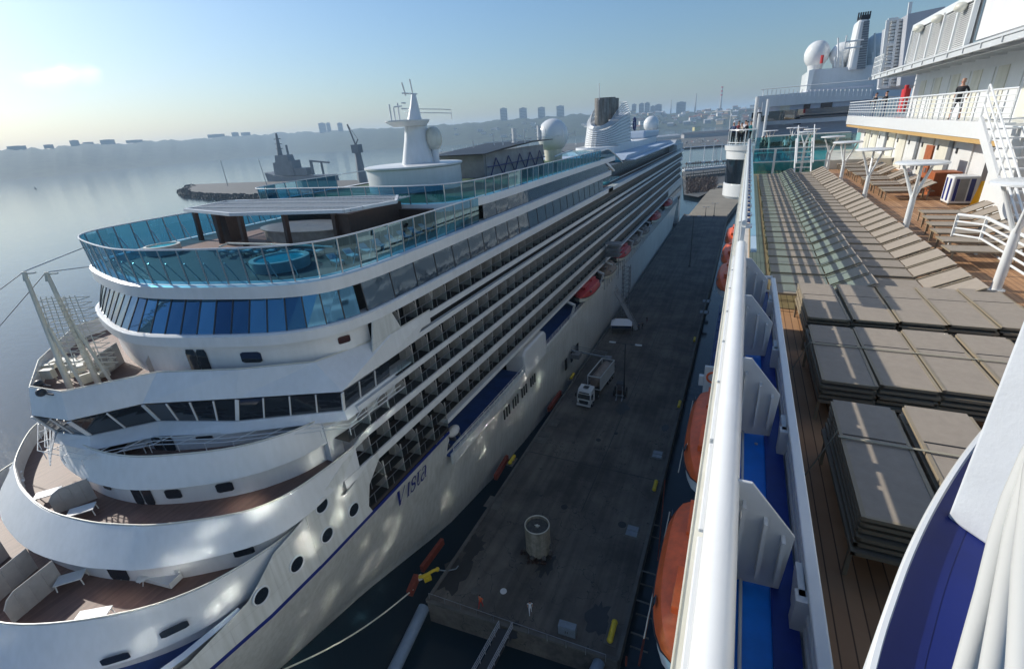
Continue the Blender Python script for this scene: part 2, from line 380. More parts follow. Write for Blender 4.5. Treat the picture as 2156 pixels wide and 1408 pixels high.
# foredeck below the lowest tier
mb = MB(); fp = [(XC-interp(UT, y)+.4, y) for y in (14, 8, 2, -4, -10, -16, -22)]+[(XC+interp(UT, y)-.4, y) for y in (-22, -16, -10, -4, 2, 8, 14)]
mb.add([(*p, -29.6) for p in fp], [tuple(range(len(fp)))]); mb.build('foredeck', VBLUE, ship)
mb = MB(); R_ = [(XC+interp(UT, y), y) for y in (-26, -20, -14, -8, -2, 4, 8, 11.5)]
mb.loft([[(*p, -27.9) for p in R_], [(*p, -27.9) for p in offs(R_, -.5)], [(*p, -29.6) for p in offs(R_, -.9)]], False)
mb.build('foredeck_bulwark', WHITE, ship, smooth=True)
house(offs(T1, lambda p: od1(p)-.8), -29.6, -28.3)
wf = offs(T1, lambda p: od1(p)+.04)
for u, v, zc in ((367, 1347, -27.3), (243, 1386, -27.9)): front_window(u, v, offs(T1, lambda p: od1(p)-.1), zc, 1.5, .55, 'window')
# portholes with raised rims
for (u, v) in ((677,1063),(744,1072),(688,1125),(626,1187),(554,1255)):
    p = PX(u, v, XS-.02); y = p.y; x = XC+hw(y, -29.5)
    ring = MB(); ring.tube([(x+.05, y+.62*math.cos(a), p.z+.62*math.sin(a)) for a in [2*math.pi*k/20 for k in range(21)]], .07, 6, False)
    po = ring.build('porthole', WHITE2, ship, smooth=True)
    gl = MB(); gl.cyl((x-.1, y, p.z), (x+.04, y, p.z), .6, n=20); g = gl.build('pane', DGLASS, po)
for i in range(4):      # groups of slots
    c = PX(1068+i*18.3, 868-i*20.3, XS)
    for j in (-1, 0, 1):
        m_ = MB(); m_.box(XS-.1, XS+.05, c.y+j*.8-.14, c.y+j*.8+.14, -36.9, -35.4); m_.build('window', BLACK, ship)
for u, v in ((1192,765),(1204,745),(1216,728)):
    c = PX(u, v, XS+.0); m_ = MB(); m_.box(XS-.1, XS+.05, c.y-.5, c.y+.5, -42.2, -40); m_.build('window', BLACK, ship)
# ship's name on the bow
def text_part(txt, size, mat, mtx, parent, name, ext=.012, shear=0, spacing=1.0):
    cu = bpy.data.curves.new('t', 'FONT'); cu.body = txt; cu.size = size; cu.extrude = ext; cu.shear = shear; cu.space_character = spacing
    o = bpy.data.objects.new('t', cu); COL.objects.link(o); bpy.context.view_layer.update()
    dg = bpy.context.evaluated_depsgraph_get(); me = bpy.data.meshes.new_from_object(o.evaluated_get(dg)); bpy.data.objects.remove(o)
    me.transform(mtx); me.materials.clear(); me.materials.append(mat)
    n = bpy.data.objects.new(name, me); COL.objects.link(n); n.parent = parent
    return n
def ribbon(mb, pts, ws, M_):
    P = [V((p[0], p[1], 0)) for p in pts]; L = []; Rr = []
    for i, p in enumerate(P):
        d = (P[min(i+1, len(P)-1)]-P[max(0, i-1)]).normalized(); n = V((-d.y, d.x, 0)); w_ = ws[i] if isinstance(ws, (list, tuple)) else ws
        L.append(M_(p+n*w_/2)); Rr.append(M_(p-n*w_/2))
    for i in range(len(P)-1): mb.quad(L[i], Rr[i], Rr[i+1], L[i+1])
NB = MB(); NX = XC+hw(29, -32)+.16; y_n, z_n, S_ = 26.7, -33.0, 2.35
def M_(p): return V((NX+.14*(p.y-.3), y_n+S_*(p.x+.30*p.y), z_n+S_*p.y*1.02))
def arc_(cx, cy, rx, ry, a0, a1, n=14): return [(cx+rx*math.cos(math.radians(lerp(a0, a1, k/n))), cy+ry*math.sin(math.radians(lerp(a0, a1, k/n)))) for k in range(n+1)]
def glyph(mats): pass
x = 0
ribbon(NB, [(.06, 1), (.36, 0)], [.17, .12], M_); ribbon(NB, [(.34, .0), (.70, 1)], [.05, .055], M_); ribbon(NB, [(-.08, .985), (.22, .985)], .045, M_); ribbon(NB, [(.58, .985), (.82, .985)], .045, M_)
x = .80
ribbon(NB, [(x+.02, .62), (x+.10, .62)], .04, M_); ribbon(NB, [(x+.10, .63), (x+.10, 0)], .11, M_); ribbon(NB, [(x+.02, .02), (x+.19, .02)], .04, M_); ribbon(NB, [(x+.10, .80), (x+.10, .93)], .13, M_)
x = 1.10
ribbon(NB, arc_(x+.16, .47, .13, .15, 20, 265)+arc_(x+.15, .17, .15, .16, 80, -160)[1:], [.05]*3+[.09]*22+[.05]*4, M_); ribbon(NB, [(x+.28, .42), (x+.29, .62)], .04, M_); ribbon(NB, [(x+.0, .0), (x+.01, .22)], .04, M_)
x = 1.48
ribbon(NB, [(x+.12, .86), (x+.12, .16)], .11, M_); ribbon(NB, arc_(x+.22, .14, .10, .13, 180, 340), .06, M_); ribbon(NB, [(x+.0, .62), (x+.28, .62)], .05, M_)
x = 1.84
ribbon(NB, arc_(x+.19, .47, .14, .15, 165, 0), .07, M_); ribbon(NB, [(x+.34, .48), (x+.34, .10)], .11, M_); ribbon(NB, [(x+.34, .06), (x+.44, .02)], .06, M_); ribbon(NB, arc_(x+.17, .17, .14, .16, 60, 320), .08, M_)
NB.build('ship_name', NAVY, ship)
# ---- deck bands along the sides; z of (top, bottom), first Y
YE = 246
BANDS = [(-15.8,-16.4,31.4),(-17.15,-17.65,31.4),(-19.8,-20.35,24.5),(-22.3,-22.95,24.5),(-25.05,-25.8,21.5),(-28.6,-29.1,36.5)]
for z1, z0, y0 in BANDS:
    for sx in (1, -1):
        mb = MB(); xo = XC+sx*16.5
        mb.box(*sorted((xo, xo-sx*(.45 if z1 == -17.15 else 2.2))), y0, YE, z0, z1); mb.build('deck_edge', WHITE if sx > 0 else GREYW, ship)
# cabin fronts (dark glass, frames) behind the balconies
ROWS = [(-13.75,-15.8,29,.9),(-17.65,-19.8,30,.8),(-20.35,-22.3,23,.8),(-22.95,-25.05,22.5,.8),(-25.8,-28.0,23.5,.8),(-29.1,-33.4,36.5,1.6)]
for i, (zt, zb, y0, _) in enumerate(ROWS):
    for sx in (1, -1):
        mb = MB(); x = XC+sx*(14.7 if i < 5 else 12.6); mb.box(*sorted((x, x-sx*.3)), max(y0, 26.2) if i in (2, 3) else y0, YE, zb-1, zt+.1)
        mb.build('cabin_front', CABIN, ship)
mb = MB(); mb.box(XS-1.9, XS-.05, 23.3, 36.5, -29.95, -29.6); mb.build('balcony_floor', BALF, ship)
for (zt, zb, y0, _) in ROWS[:5]:
    for sx in (1, -1):
        mb = MB(); mb.box(*sorted((XC+sx*14.7, XC+sx*16.35)), y0, YE, zb-.02, zb+.04); mb.build('balcony_floor', BALF, ship)
mb = MB(); mb.box(XC-15.6, XC+15.6, 31.4, YE, -17.6, -15.9); mb.build('cabin_front', BLACK, ship)
mb = MB(); mb.box(XS-2.2, XS-1.85, 23.3, 36.5, -29.9, -25.8); mb.build('cabin_front', CABIN, ship)
mb = MB(); mb.box(XS-8, XS-1.82, 22.3, 26.4, -24.15, -20.2); mb.build('end_wall', WHITE, ship)
# rounded privacy dividers, one mesh shared by all copies
dm = MB(); H = 2.0
dp = [(0, 0), (0, H), (-.2, H), (-.9, H-.05), (-1.35, H-.35), (-1.55, H-.9), (-1.6, H-1.3), (-1.6, 0)]
dm.exty([(-p[0]-1.62, p[1]) for p in dp], -.03, .03)
for x in (-1.5, -.75, -.05): dm.box(x-.04, x+.04, -.06, .06, 0, H-.12)
d0 = dm.build('balcony_divider', DIV, ship); d0.location = (XS-.15, 30, -22.25)
cnt = 1; rest = MB()
import itertools
slots = []
for i, (zt, zb, y0, _) in enumerate(ROWS[:5]):
    k = 0; y = y0+2.6
    while y < YE-2:
        if i == 4 and y < 37: slots.append((y, -29.58, 3.3))
        else: slots.append((y, zb+.05, zt-zb-.15))
        y += 2.62; k += 1
slots.sort()
for j, (y, z, h) in enumerate(slots):
    if j == 0: d0.location = (XS-.15, y, z); d0.scale.z = h/H; continue
    if j < 100:
        c = d0.copy(); COL.objects.link(c); c.parent = ship; c.location = (XS-.15, y, z); c.scale.z = h/H
    else:
        rest.exty([(-p[0]-1.62+XS-.15, z+p[1]*h/H) for p in dp], y-.03, y+.03)
r_ = rest.build('balcony_divider', DIV, ship); r_['kind'] = 'stuff'
# balcony furniture hints: a chair pair in the nearest balconies (kept as parts of the ship's rows)
mb = MB()
for (y, z, h) in slots[:150]:
    if random.random() < .6:
        q = random.uniform(.5, .9); mb.rbox((XS-1.2, y+q, z+.35), (.5, .5, .08), .2); mb.rbox((XS-1.42, y+q, z+.6), (.06, .5, .5), .2)
mb.build('balcony_chair', DIV, ship)['kind'] = 'stuff'
# balcony railings: top rail, posts, glass
for (zt, zb, y0, _) in ROWS[:5]+[(-25.8, -29.55, 23.6, .8)]:
    ye_ = YE if zb > -29 else 36.5
    mb = MB(); mb.box(XS-.06, XS-.01, y0, ye_, zb+1.0, zb+1.05)
    y = y0+.6
    while y < ye_: mb.box(XS-.05, XS-.02, y, y+.05, zb, zb+1.0); y += 2.62
    mb.build('balcony_rail', GREY, ship)
    g = MB(); g.quad((XS-.04, y0, zb+.1), (XS-.04, ye_, zb+.1), (XS-.04, ye_, zb+.98), (XS-.04, y0, zb+.98)); g.build('balcony_glass', CGLASS, ship)
# white side shell round the fore ends of the balcony rows
mb = MB()
mb.extx([(17.4,-30),(17.4,-25.05),(20.2,-24.1),(22.9,-23.0),(24.5,-22.3),(25,-22.3),(25,-22.95),(23.4,-23.1),(21.7,-24.4),(20.8,-25.9),(21.2,-26.3),(25,-25.05),(25.6,-25.05),(25.6,-25.8),(23.9,-27.3),(23.3,-29.2),(23.6,-30)], XS-.14, XS+.004)
mb.build('side_shell', HULLW, ship); mb = MB()
mb.extx([(28,-13.75),(30.5,-13.75),(31.5,-15.8),(31.5,-17.65),(27,-17.65)], XS-.12, XS+.002)
mb.build('side_shell', HULLW, ship)
# ---- promenade recess: blue deck, rail, solid edge
mb = MB(); mb.box(XS-4.2, XS-.3, 36.5, 57.5, -33.7, -33.45); mb.box(XS-4.2, XS-.3, 66.4, 112, -33.7, -33.45); mb.build('promenade_deck', VBLUE, ship)
mb = MB(); mb.box(XS-3.4, XS-.3, 112, 236, -36.6, -36.3); mb.build('boat_deck', GREYW, ship)
mb = MB(); mb.box(XS-.3, XS, 36.5, 246, -34.6, -33.3)
for sx in (-1,): mb.box(XC-16.5, XC-16.2, 36.5, 246, -34.6, -23)
mb.build('hull_bulwark', HULLW, ship)
mb = MB()
for zz in (-33.0, -32.7, -32.35): mb.tube([(XS-.15, 37, zz), (XS-.15, 100, zz)], .03, 5)
for k in range(43): mb.tube([(XS-.15, 37+k*1.5, -33.3), (XS-.15, 37+k*1.5, -32.35)], .03, 5)
mb.build('promenade_rail', WHITE, ship)
mb = MB()
for k in range(58):
    y = 104+k*2.3; mb.box(XS-.3, XS+.25, y, y+.3, -35.2, -32.4); mb.box(XS-.3, XS+.1, y, y+2.3, -32.5, -32.3)
mb.build('boat_deck_rail', GREYW, ship)
mb = MB(); y0 = 66
mb.extx([(57.5,-34.4),(57.2,-30.6),(58,-29.9),(65.5,-29.9),(66.4,-30.6),(66.4,-34.4)], XS-3.2, XS+.1); mb.build('side_locker', WHITE, ship, bevel=.3)
# hull aft block rising to the higher decks
mb = MB(); mb.box(XC-16.4, XS, 205, 252, -34.6, -26); mb.box(XC-15.5, XS-.9, 252, 258, -50, -26.2)
mb.build('stern_block', HULLW, ship)
for k in range(14):
    m_ = MB(); m_.box(XS-.05, XS+.04, 208+k*3, 209+k*3, -31, -29); m_.build('window', DGLASS, ship)
mb = MB(); mb.box(XC-14.6, XC+14.6, 36, 250, -29, -13); mb.box(XC-12.2, XC+12.2, 36, 250, -36, -29); mb.build('superstructure', CABIN, ship)
mb = MB()
for k, z in enumerate((-16.4, -17.65, -20.35, -22.95, -25.8)):
    mb.box(XC-15.5, XC+15.8, 246, 254, z, z+.6)
mb.build('stern_decks', WHITE, ship)
mb = MB(); mb.box(XC-15, XC+15, 246, 252, -26, -13.8); mb.build('stern_cabins', CABIN, ship)
# ---- window belt between ledge C and ledge B, glass ring on the terrace
def ledge(pl, zt, zb, out=.35, mat=WHITE, name='ledge'):
    mb = MB(); O = offs(pl, out); I = offs(pl, -.9)
    mb.loft([[(*p, zb) for p in I], [(*p, zb) for p in O], [(*p, zt) for p in O], [(*p, zt+.12) for p in offs(pl, .1)], [(*p, zt+.12) for p in I]], False)
    return mb.build(name, mat, ship, smooth=True)
ledge(CO, -12.95, -13.75, .25); ledge(BO, -9.35, -10.3, .3)
def belt(lo, hi, z0, z1, step, mat, name, mull=None, jit=0, y_max=108, side='front'):
    """row of separate panes between two outlines"""
    L = resample(lo, step); n = 0
    for i in range(len(L)-1):
        a, b = L[i], L[i+1]
        if min(a[1], b[1]) > y_max: continue
        if (a[0]+b[0])/2 < XC and (a[1]+b[1])/2 > 60: continue
        def up(p):
            q = min(hi, key=lambda h: (h[0]-p[0])**2+(h[1]-p[1])**2); i0 = hi.index(q)
            best = q; bd = 1e9
            for s_ in (max(0, i0-1), i0):
                if s_+1 < len(hi):
                    A = V(hi[s_]); B = V(hi[s_+1]); t = max(0, min(1, (V(p)-A).dot(B-A)/max(1e-9, (B-A).length_squared))); C_ = A.lerp(B, t)
                    if (C_-V(p)).length < bd: bd = (C_-V(p)).length; best = (C_.x, C_.y)
            return best
        ua, ub = up(a), up(b)
        t = V((b[0]-a[0], b[1]-a[1], 0)).normalized(); nn = V((t.y, -t.x, 0))
        g = .035
        A = V((*a, z0))+t*g; B = V((*b, z0))-t*g; C_ = V((*ub, z1))-t*g; D = V((*ua, z1))+t*g
        if jit:
            j1, j2 = random.uniform(-jit, jit), random.uniform(-jit, jit); A += nn*j1; D += nn*j2; B -= nn*j1; C_ -= nn*j2
        m_ = MB(); m_.quad(A, B, C_, D); m_.add([p-nn*.03 for p in (A, B, C_, D)], [(0, 1, 2, 3)]) if mat is not RGLASS else None
        m_.build(name, mat, ship)
        if mull:
            q_ = MB(); q_.bar(V((*a, z0))-nn*.02, V((*ua, z1))-nn*.02, .09, .12, up=nn); q_.build(*mull, ship)
    return
CI = offs(CO, -.12); BI = offs(BO, -.35)
frontC = [p for p in CI if p[1] < 29]; sideC = [p for p in CI if p[0] > XC and p[1] > 27.5]
mull = ('window_mullion', DARK); belt(frontC, BI, -12.85, -10.25, 1.45, BGLASS, 'lounge_window', mull)
belt(sideC, BI, -12.85, -10.25, 3.4, SGLASS, 'side_window', mull, .012, 100)
mull = ('screen_post', STEEL); GT = offs(BO, .15); gpl = [p for p in BO if p[1] < 49]
belt(gpl, GT, -9.2, -6.5, 1.75, RGLASS, 'glass_screen', mull)
mb = MB(); gtp = [p for p in GT if p[1] < 49]; mb.tube([(*p, -6.47) for p in gtp], .07, 6); mb.build('screen_rail', WHITE, ship, smooth=True)
mb = MB()
for p, n_ in list(zip(resample(gpl, 1.75), normals(resample(gpl, 1.75)))):
    mb.bar((p[0]-n_[0]*.15, p[1]-n_[1]*.15, -7.6), (p[0]-n_[0]*1.1, p[1]-n_[1]*1.1, -9.2), .07)
mb.build('screen_brace', STEEL, ship)
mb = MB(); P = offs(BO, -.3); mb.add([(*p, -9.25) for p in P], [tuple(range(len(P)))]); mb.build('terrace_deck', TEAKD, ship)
mb = MB(); P = offs(CO, -.3); mb.add([(*p, -13.0) for p in P], [tuple(range(len(P)))]); mb.build('lounge_floor', DARK, ship)
# side wall between B and A and the upper terrace
sideB = [p for p in offs(BO, -.15) if p[0] > XC and p[1] > 48]
belt(sideB, sideB, -9.25, -7.55, 3.4, SGLASS, 'side_window', None, .02, 104)
ledge(AO, -6.75, -7.5, .15)
mb = MB(); P = offs(AO, -.3); mb.add([(*p, -6.8) for p in P], [tuple(range(len(P)))]); mb.build('sun_deck', pmat('green_deck', (.05, .11, .05), .8, noise=(.4, .5)), ship)
mull = ('screen_post', STEEL); fa = [p for p in AO if p[1] < 106]; belt(fa, offs(AO, .1), -6.65, -4.75, 2.0, RGLASS, 'glass_screen', mull, 0, 106)
mb = MB(); mb.tube([(*p, -4.7) for p in offs([p for p in AO if p[1] < 106], .1)], .07, 6); mb.build('screen_rail', WHITE, ship, smooth=True)
mb = MB(); mb.box(XC-13, XC+13, 47, 106, -9.3, -7.5); mb.build('superstructure', CABIN, ship)
for k in range(2):      # sloping aft ends of the glass decks
    mb = MB(); mb.extx([(104,-6.9),(112,-9.6),(112,-9.9),(104,-7.5)], XS-.5, XS+.1); mb.build('sloping_ledge', WHITE, ship)
    break
# ---- bridge
T5 = [(-61.5,34),(-61,22),(-53.7,16),(-47.9,13.1),(-44.1,13.5),(-40.1,18),(-33.9,20.5),(-28.8,23.4),(-26.4,30),(-26.4,36)]
BT = [(-60.5,30),(-60.5,21),(-53.5,15.2),(-47.5,12.4),(-43.5,13),(-40.5,16.5),(-33.7,19.6),(-26.3,23.1),(-26.3,28.8),(-26.4,33)]
BB = [(-60.5,30),(-60.3,21.5),(-53.5,15.9),(-47.5,13.2),(-44,13.9),(-40.7,17.2),(-34.2,19.4),(-27,23.5),(-27.1,29.5),(-27.1,33)]
BL = [(-60.7,30),(-60.7,21.2),(-53.6,15.3),(-47.3,12.7),(-42.9,13.2),(-39.7,16.3),(-34.4,18.5),(-26.5,23.2),(-26.5,29.4),(-26.5,33)]
mb = MB(); T5i = offs(T5, -.16)
mb.loft([[(*p, -17.75) for p in offs(BT, -.3)], [(*p, -17.6) for p in BT], [(*p, -15.6) for p in T5], [(*p, -15.6) for p in T5i], [(*p, -16.9) for p in T5i]], False)
mb.build('bridge_bulwark', WHITE, ship)
mb = MB(); mb.tube([(*p, -15.54) for p in offs(T5, -.08)], .05, 6); mb.build('handrail', CREAM, ship)
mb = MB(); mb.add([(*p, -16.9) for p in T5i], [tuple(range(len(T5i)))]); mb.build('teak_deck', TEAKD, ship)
mb = MB(); mb.loft([[(*p, -20.35) for p in offs(BL, -.7)], [(*p, -20.3) for p in BL], [(*p, -19.65) for p in offs(BB, .1)], [(*p, -19.6) for p in offs(BB, -.6)]], False)
mb.build('bridge_sill', WHITE, ship)
for i in range(1, 8):
    a, b, ua, ub = BB[i], BB[i+1], BT[i], BT[i+1]
    L = math.dist(a, b); n = max(1, round(L/1.9))
    t = V((b[0]-a[0], b[1]-a[1], 0)).normalized(); nn = V((t.y, -t.x, 0))
    for k in range(n):
        f0, f1 = k/n, (k+1)/n; P = lambda A, B, f, z: V((lerp(A[0], B[0], f), lerp(A[1], B[1], f), z))
        m_ = MB(); m_.quad(P(a, b, f0, -19.6), P(a, b, f1, -19.6), P(ua, ub, f1, -17.7), P(ua, ub, f0, -17.7))
        m_.build('bridge_window', DGLASS, ship)
        q_ = MB(); q_.bar(P(a, b, f0, -19.6)+nn*.03, P(ua, ub, f0, -17.7)+nn*.03, .1 if k else .28, .1, up=nn); q_.build('window_mullion', WHITE, ship)
mb = MB(); mb.add([(*p, -20.32) for p in offs(BL, -.5)], [tuple(range(len(BL)))]); mb.add([(*p, -19.62) for p in offs(BB, -.5)], [tuple(range(len(BB)))]); mb.build('bridge_floor', GREYW, ship)
mb = MB()      # cleaning gantry rails hung along the bridge front
for d, z in ((.55, -20.35), (1.0, -20.4)):
    mb.tube([(*p, z) for p in offs(BL, d)[1:9]], .035, 5)
for p, q in zip(resample(offs(BL, .1)[1:9], 2.2), resample(offs(BL, 1.0)[1:9], 2.2)): mb.bar((*p, -20.2), (*q, -20.45), .05); mb.bar((*q, -20.45), (q[0], q[1], -21.1), .05)
mb.build('gantry_rail', WHITE, ship)
mb = MB()
for k in range(5): mb.tube([(-60.5-k*.5, 21.5-k*.8, -18.2-k*.28), (-44.5, 11.6-k*.1, -19.6-k*.25)], .05, 5)
mb.build('bridge_wing_rail', WHITE, ship)
# privacy panels on the tier decks
def deck_panel(p, q, z, h=1.9, posts=4):
    p = V((p[0], p[1], z)); q = V((q[0], q[1], z)); d = (q-p).normalized(); L = (q-p).length; n = V((-d.y, d.x, 0)); up = V((0, 0, 1))
    mb = MB(); prof = [(0, 0), (0, h*.62), (.35, h*.88), (.8, h), (L, h), (L, 0)]
    A = [p+d*x+up*y-n*.03 for x, y in prof]; B = [a+n*.06 for a in A]; k = len(prof)
    mb.add(A+B, [tuple(range(k)), tuple(range(2*k-1, k-1, -1))]+[(i, (i+1) % k, (i+1) % k+k, i+k) for i in range(k)])
    mb.tube([a+n*.03 for a in A[1:5]], .05, 5)
    for j in range(1, posts): c = p+d*L*j/posts; mb.obox(c+up*h*.46, d*.1, n*.16, up*h*.9)
    return mb.build('privacy_panel', DIV, ship)
for (u1, v1, u2, v2) in ((28,1312,135,1222),(-30,1290,80,1195),(-90,1262,20,1170)):
    a, b = PZ(u1, v1, -26.9), PZ(u2, v2, -26.9); deck_panel(a, b, -26.9)
for (u1, v1, u2, v2) in ((118,1082,205,1048),):
    a, b = PZ(u1, v1, -24.15), PZ(u2, v2, -24.15); deck_panel(a, b, -24.15)
for (u1, v1, u2, v2) in ((210,800,262,762),(318,790,372,770),):
    a, b = PZ(u1, v1, -16.9), PZ(u2, v2, -16.9); deck_panel(a, b, -16.9)
a, b = (XS-.3, 24.4), (XS-4.6, 22.6); deck_panel(a, b, -24.15, 1.7, 5)
# ---- terrace pergola, bar and wooden screens
mb = MB(); z = -5.75; PG = [(-56.3,34.0),(-57.6,40),(-34.2,43.6),(-31.2,39.4),(-32.8,33.8),(-45.4,31.6)]
for a, b in zip(PG, PG[1:]+PG[:1]): mb.bar((*a, z), (*b, z), .28, .3)
mb.build('pergola_frame', WHITE, ship)
mb = MB()
for i in range(44):
    f = i/43; x = lerp(-56.2, -32.4, f); y0 = 31.9+abs(x+45.4)*.18; y1 = lerp(40.2, 43.4, f); mb.box(x-.07, x+.07, y0, y1, z-.06, z+.06)
for yy in (35, 38, 40.6): mb.bar((-56.6, yy, z+.1), (-32, yy+.6, z+.1), .12)
mb.build('pergola_slat', GREYW, ship)
for x, y in ((-56, 34.6), (-51.0, 33.6), (-45.4, 32.3), (-40.4, 33.4), (-35.0, 34.5)):
    m_ = MB(); m_.bar((x, y, -9.25), (x-.1, y+.3, -5.9), .42); m_.build('pergola_post', BROWNW, ship)
mb = MB(); mb.box(-35.6, -33.4, 34.8, 43, -9.25, -6.2); mb.build('wooden_screen', BROWNW, ship)
mb = MB(); mb.box(-52.4, -50.2, 34.2, 36.2, -9.25, -6.2); mb.build('wooden_screen', BROWNW, ship)
mb = MB(); mb.box(-33.4, -29.4, 42.5, 43.2, -9.25, -7.0); mb.build('wooden_screen', BROWNW, ship)
mb = MB(); mb.loft([[(-42.5+r*math.cos(a)*1.3, 38+r*math.sin(a)*.75, zz) for a in [math.pi*2*k/28 for k in range(28)]] for r, zz in ((4.4, -9.25), (4.4, -8.15), (4.7, -8.1), (4.7, -8.0), (.1, -7.98))], True)
mb.build('bar_counter', pmat('bar_stone', (.33, .31, .27), .3, noise=(1.5, .3)), ship, smooth=True)
def tub(u, v, r, nm='hot_tub'):
    c = PZ(u, v, -9.0); mb = MB()
    mb.loft([[(c.x+rr*math.cos(a), c.y+rr*math.sin(a), zz) for a in [math.pi*2*k/28 for k in range(28)]] for rr, zz in ((r, -9.25), (r*1.02, -8.4), (r*.86, -8.38), (r*.84, -8.55))], True)
    o = mb.build(nm, CREAM, ship, smooth=True)
    w_ = MB(); w_.cyl((c.x, c.y, -8.62), (c.x, c.y, -8.52), r*.86, n=28); w_.build('tub_water', pmat('tub_water', (.05, .50, .60), .06, noise=(2, .3)), o)
tub(592, 556, 2.3); tub(345, 528, 1.6)
mb = MB(); mb.tube([PZ(462, 520, -8.3), PZ(480, 512, -8.2), PZ(640, 516, -8.2), PZ(700, 520, -8.2)], .09, 6); mb.build('planter_rail', CREAM, ship)
# ---- radar house and mast
mb = MB(); mb.loft([[(XC-.3+sc*9.6*math.cos(a), 60+sc*9.5*math.sin(a), zz) for a in [math.pi*2*k/40 for k in range(40)]] for sc, zz in ((.70, -6.8), (.70, -3.9), (.73, -3.7), (.73, -3.5), (.70, -3.45), (.1, -3.4))], True)
mb.build('radar_house', WHITE, ship, smooth=True)
mb = MB()
def oval(cx, cy, rx, ry, z, n=20): return [(cx+rx*math.cos(2*math.pi*k/n), cy+ry*math.sin(2*math.pi*k/n), z) for k in range(n)]
mb.loft([oval(XC, 61, 1.9, 3.4, -3.6), oval(XC, 61.2, 1.4, 2.4, -.3), oval(XC, 61.4, 1.2, 2.1, 1.6)], True, True)
mb.loft([oval(XC, 60, 1.8, 3.0, 1.5), oval(XC, 59.6, 2.4, 4.0, 2.1), oval(XC, 59.6, 2.4, 4.0, 2.25)], True, True)
mb.loft([oval(XC, 61.2, .9, 1.3, 2.2), oval(XC, 61.6, .5, .7, 4.2), oval(XC, 61.8, .25, .35, 5.6)], True, True)
mb.build('radar_mast', WHITE, ship, smooth=True)
mb = MB()
for y0, z0, y1, z1 in ((59.9,5.3,59.4,6.9),(61.6,5.5,61.3,7.4),(59.2,5.6,62.6,5.6),(58.8,4.4,59.6,4.4),(58.6,3.7,59.8,3.7),(56,2.2,56,4.2),(56.8,2.2,56.8,3.8),(57.8,2.2,57.8,4.4),(57,3.9,58.6,4.0)):
    mb.tube([(XC, y0, z0), (XC, y1, z1)], .1, 6)
for zz in (3.1, 3.6): mb.tube([(XC-1.4, 61, zz+.2), (XC, 68, zz+.1), (XC+.8, 70, zz), (XC+.8, 70, zz-.8)], .06, 5)
mb.build('antenna', WHITE, ship)
mb = MB(); mb.sph((XC+1.9, 62.6, -.3), 1.25, 16, 10, (1, 1, 1.3)); mb.build('radome', CREAM, ship, smooth=True)
mb = MB(); mb.cyl((XC+1.9, 62.6, -3.6), (XC+1.9, 62.6, -1.6), .5); mb.build('radome_stand', WHITE, ship)
# screen wall and its canopy, lattice
mb = MB(); mb.box(XC-7, XC+4.5, 72.5, 73.2, -6.8, -2.9); mb.box(XC+4.0, XC+4.6, 73, 99, -6.8, -3.0); mb.build('screen_wall', pmat('screen_panel', (.33, .32, .33), .6, noise=(.5, .25)), ship)
mb = MB(); mb.extx([(70,-3.0),(78,-2.5),(90,-2.0),(101,-2.1),(101,-2.25),(90,-2.25),(78,-2.8),(70,-3.15)], XC-4, XC+6); mb.build('canopy', BLACK, ship)
mb = MB()
for k in range(5): y = 74+k*5; mb.bar((XC+4.8, y, -6.8), (XC+4.8, y+2.4, -4), .12); mb.bar((XC+4.8, y+4.8, -6.8), (XC+4.8, y+2.4, -4), .12)
mb.bar((XC+4.9, 73, -5.2), (XC+4.9, 99, -5.4), .15); mb.build('lattice', NAVY, ship)
mb = MB()
for k in range(14): p = (XC+6+random.uniform(-3, 3), 72+k*3.4, -2.1); mb.tube([p, (p[0], p[1], p[2]+random.uniform(.5, 2))], .09, 5)
mb.tube([(XC+6, 70, -1.5), (XC+6, 115, -1.6)], .06, 5); mb.tube([(XC+5, 84, -2), (XC+5, 84, .4)], .45, 10); mb.tube([(XC+5, 96, -2), (XC+5, 96, .6)], .4, 10)
mb.build('deck_fitting', WHITE, ship)
def dome(c, r, zb, pr=None):
    mb = MB(); mb.sph(c, r, 24, 14, (1, 1, 1.02)); o = mb.build('radome', WHITE2, ship, smooth=True)
    s_ = MB(); s_.cyl((c[0], c[1], zb), (c[0], c[1], c[2]-r*.7), r*.55, r*.6, 18); s_.build('radome_stand', CREAM, ship, smooth=True)
c = PX(1164, 286, -40); dome((c.x, c.y, c.z), 3.5, -8.5)
c = PX(1371, 262, -43); dome((c.x, c.y, c.z), 3.6, -9)
# ---- aft houses, funnel
mb = MB(); mb.box(XC-13, XC+12.6, 116, 228, -13, -9.7); mb.build('aft_house', CABIN, ship)
mb = MB(); mb.box(XC-15, XC+15.4, 140, 226, -9.6, -9.3)
mb.extx([(138,-9.3),(142,-8.3),(222,-8.6),(226,-9.3)], XC-14, XC+13); mb.build('aft_roof', pmat('pale_blue_roof', (.42, .50, .60), .5, noise=(.2, .15)), ship)
mb = MB(); mb.box(XC-7, XC+6.5, 158, 232, -9.4, -6.4); mb.cyl((XC, 158, -9.4), (XC, 158, -6.4), 6.8, n=28); mb.build('funnel_house', WHITE, ship, smooth=True)
mb = MB(); mb.extx([(212,-6.4),(246,-6.8),(250,-4.0),(214,-3.4)], XC-4, XC+5); mb.build('aft_duct', pmat('pale_duct', (.45, .52, .60), .4), ship, bevel=.8)
mb = MB(); mb.box(XC-15.6, XC+15.8, 228, 250, -13, -10.2); mb.extx([(224,-10.2),(232,-8.2),(250,-8.9),(250,-10.2)], XC-15, XC+15); mb.build('stern_house', GREYW, ship)
mb = MB(); ring = []
ledgeC2 = MB(); ledgeC2.box(XC+15.2, XS+.25, 106, 248, -13.75, -12.95); ledgeC2.box(XC-16.7, XC-15, 106, 248, -13.75, -12.95); ledgeC2.build('ledge', WHITE, ship)
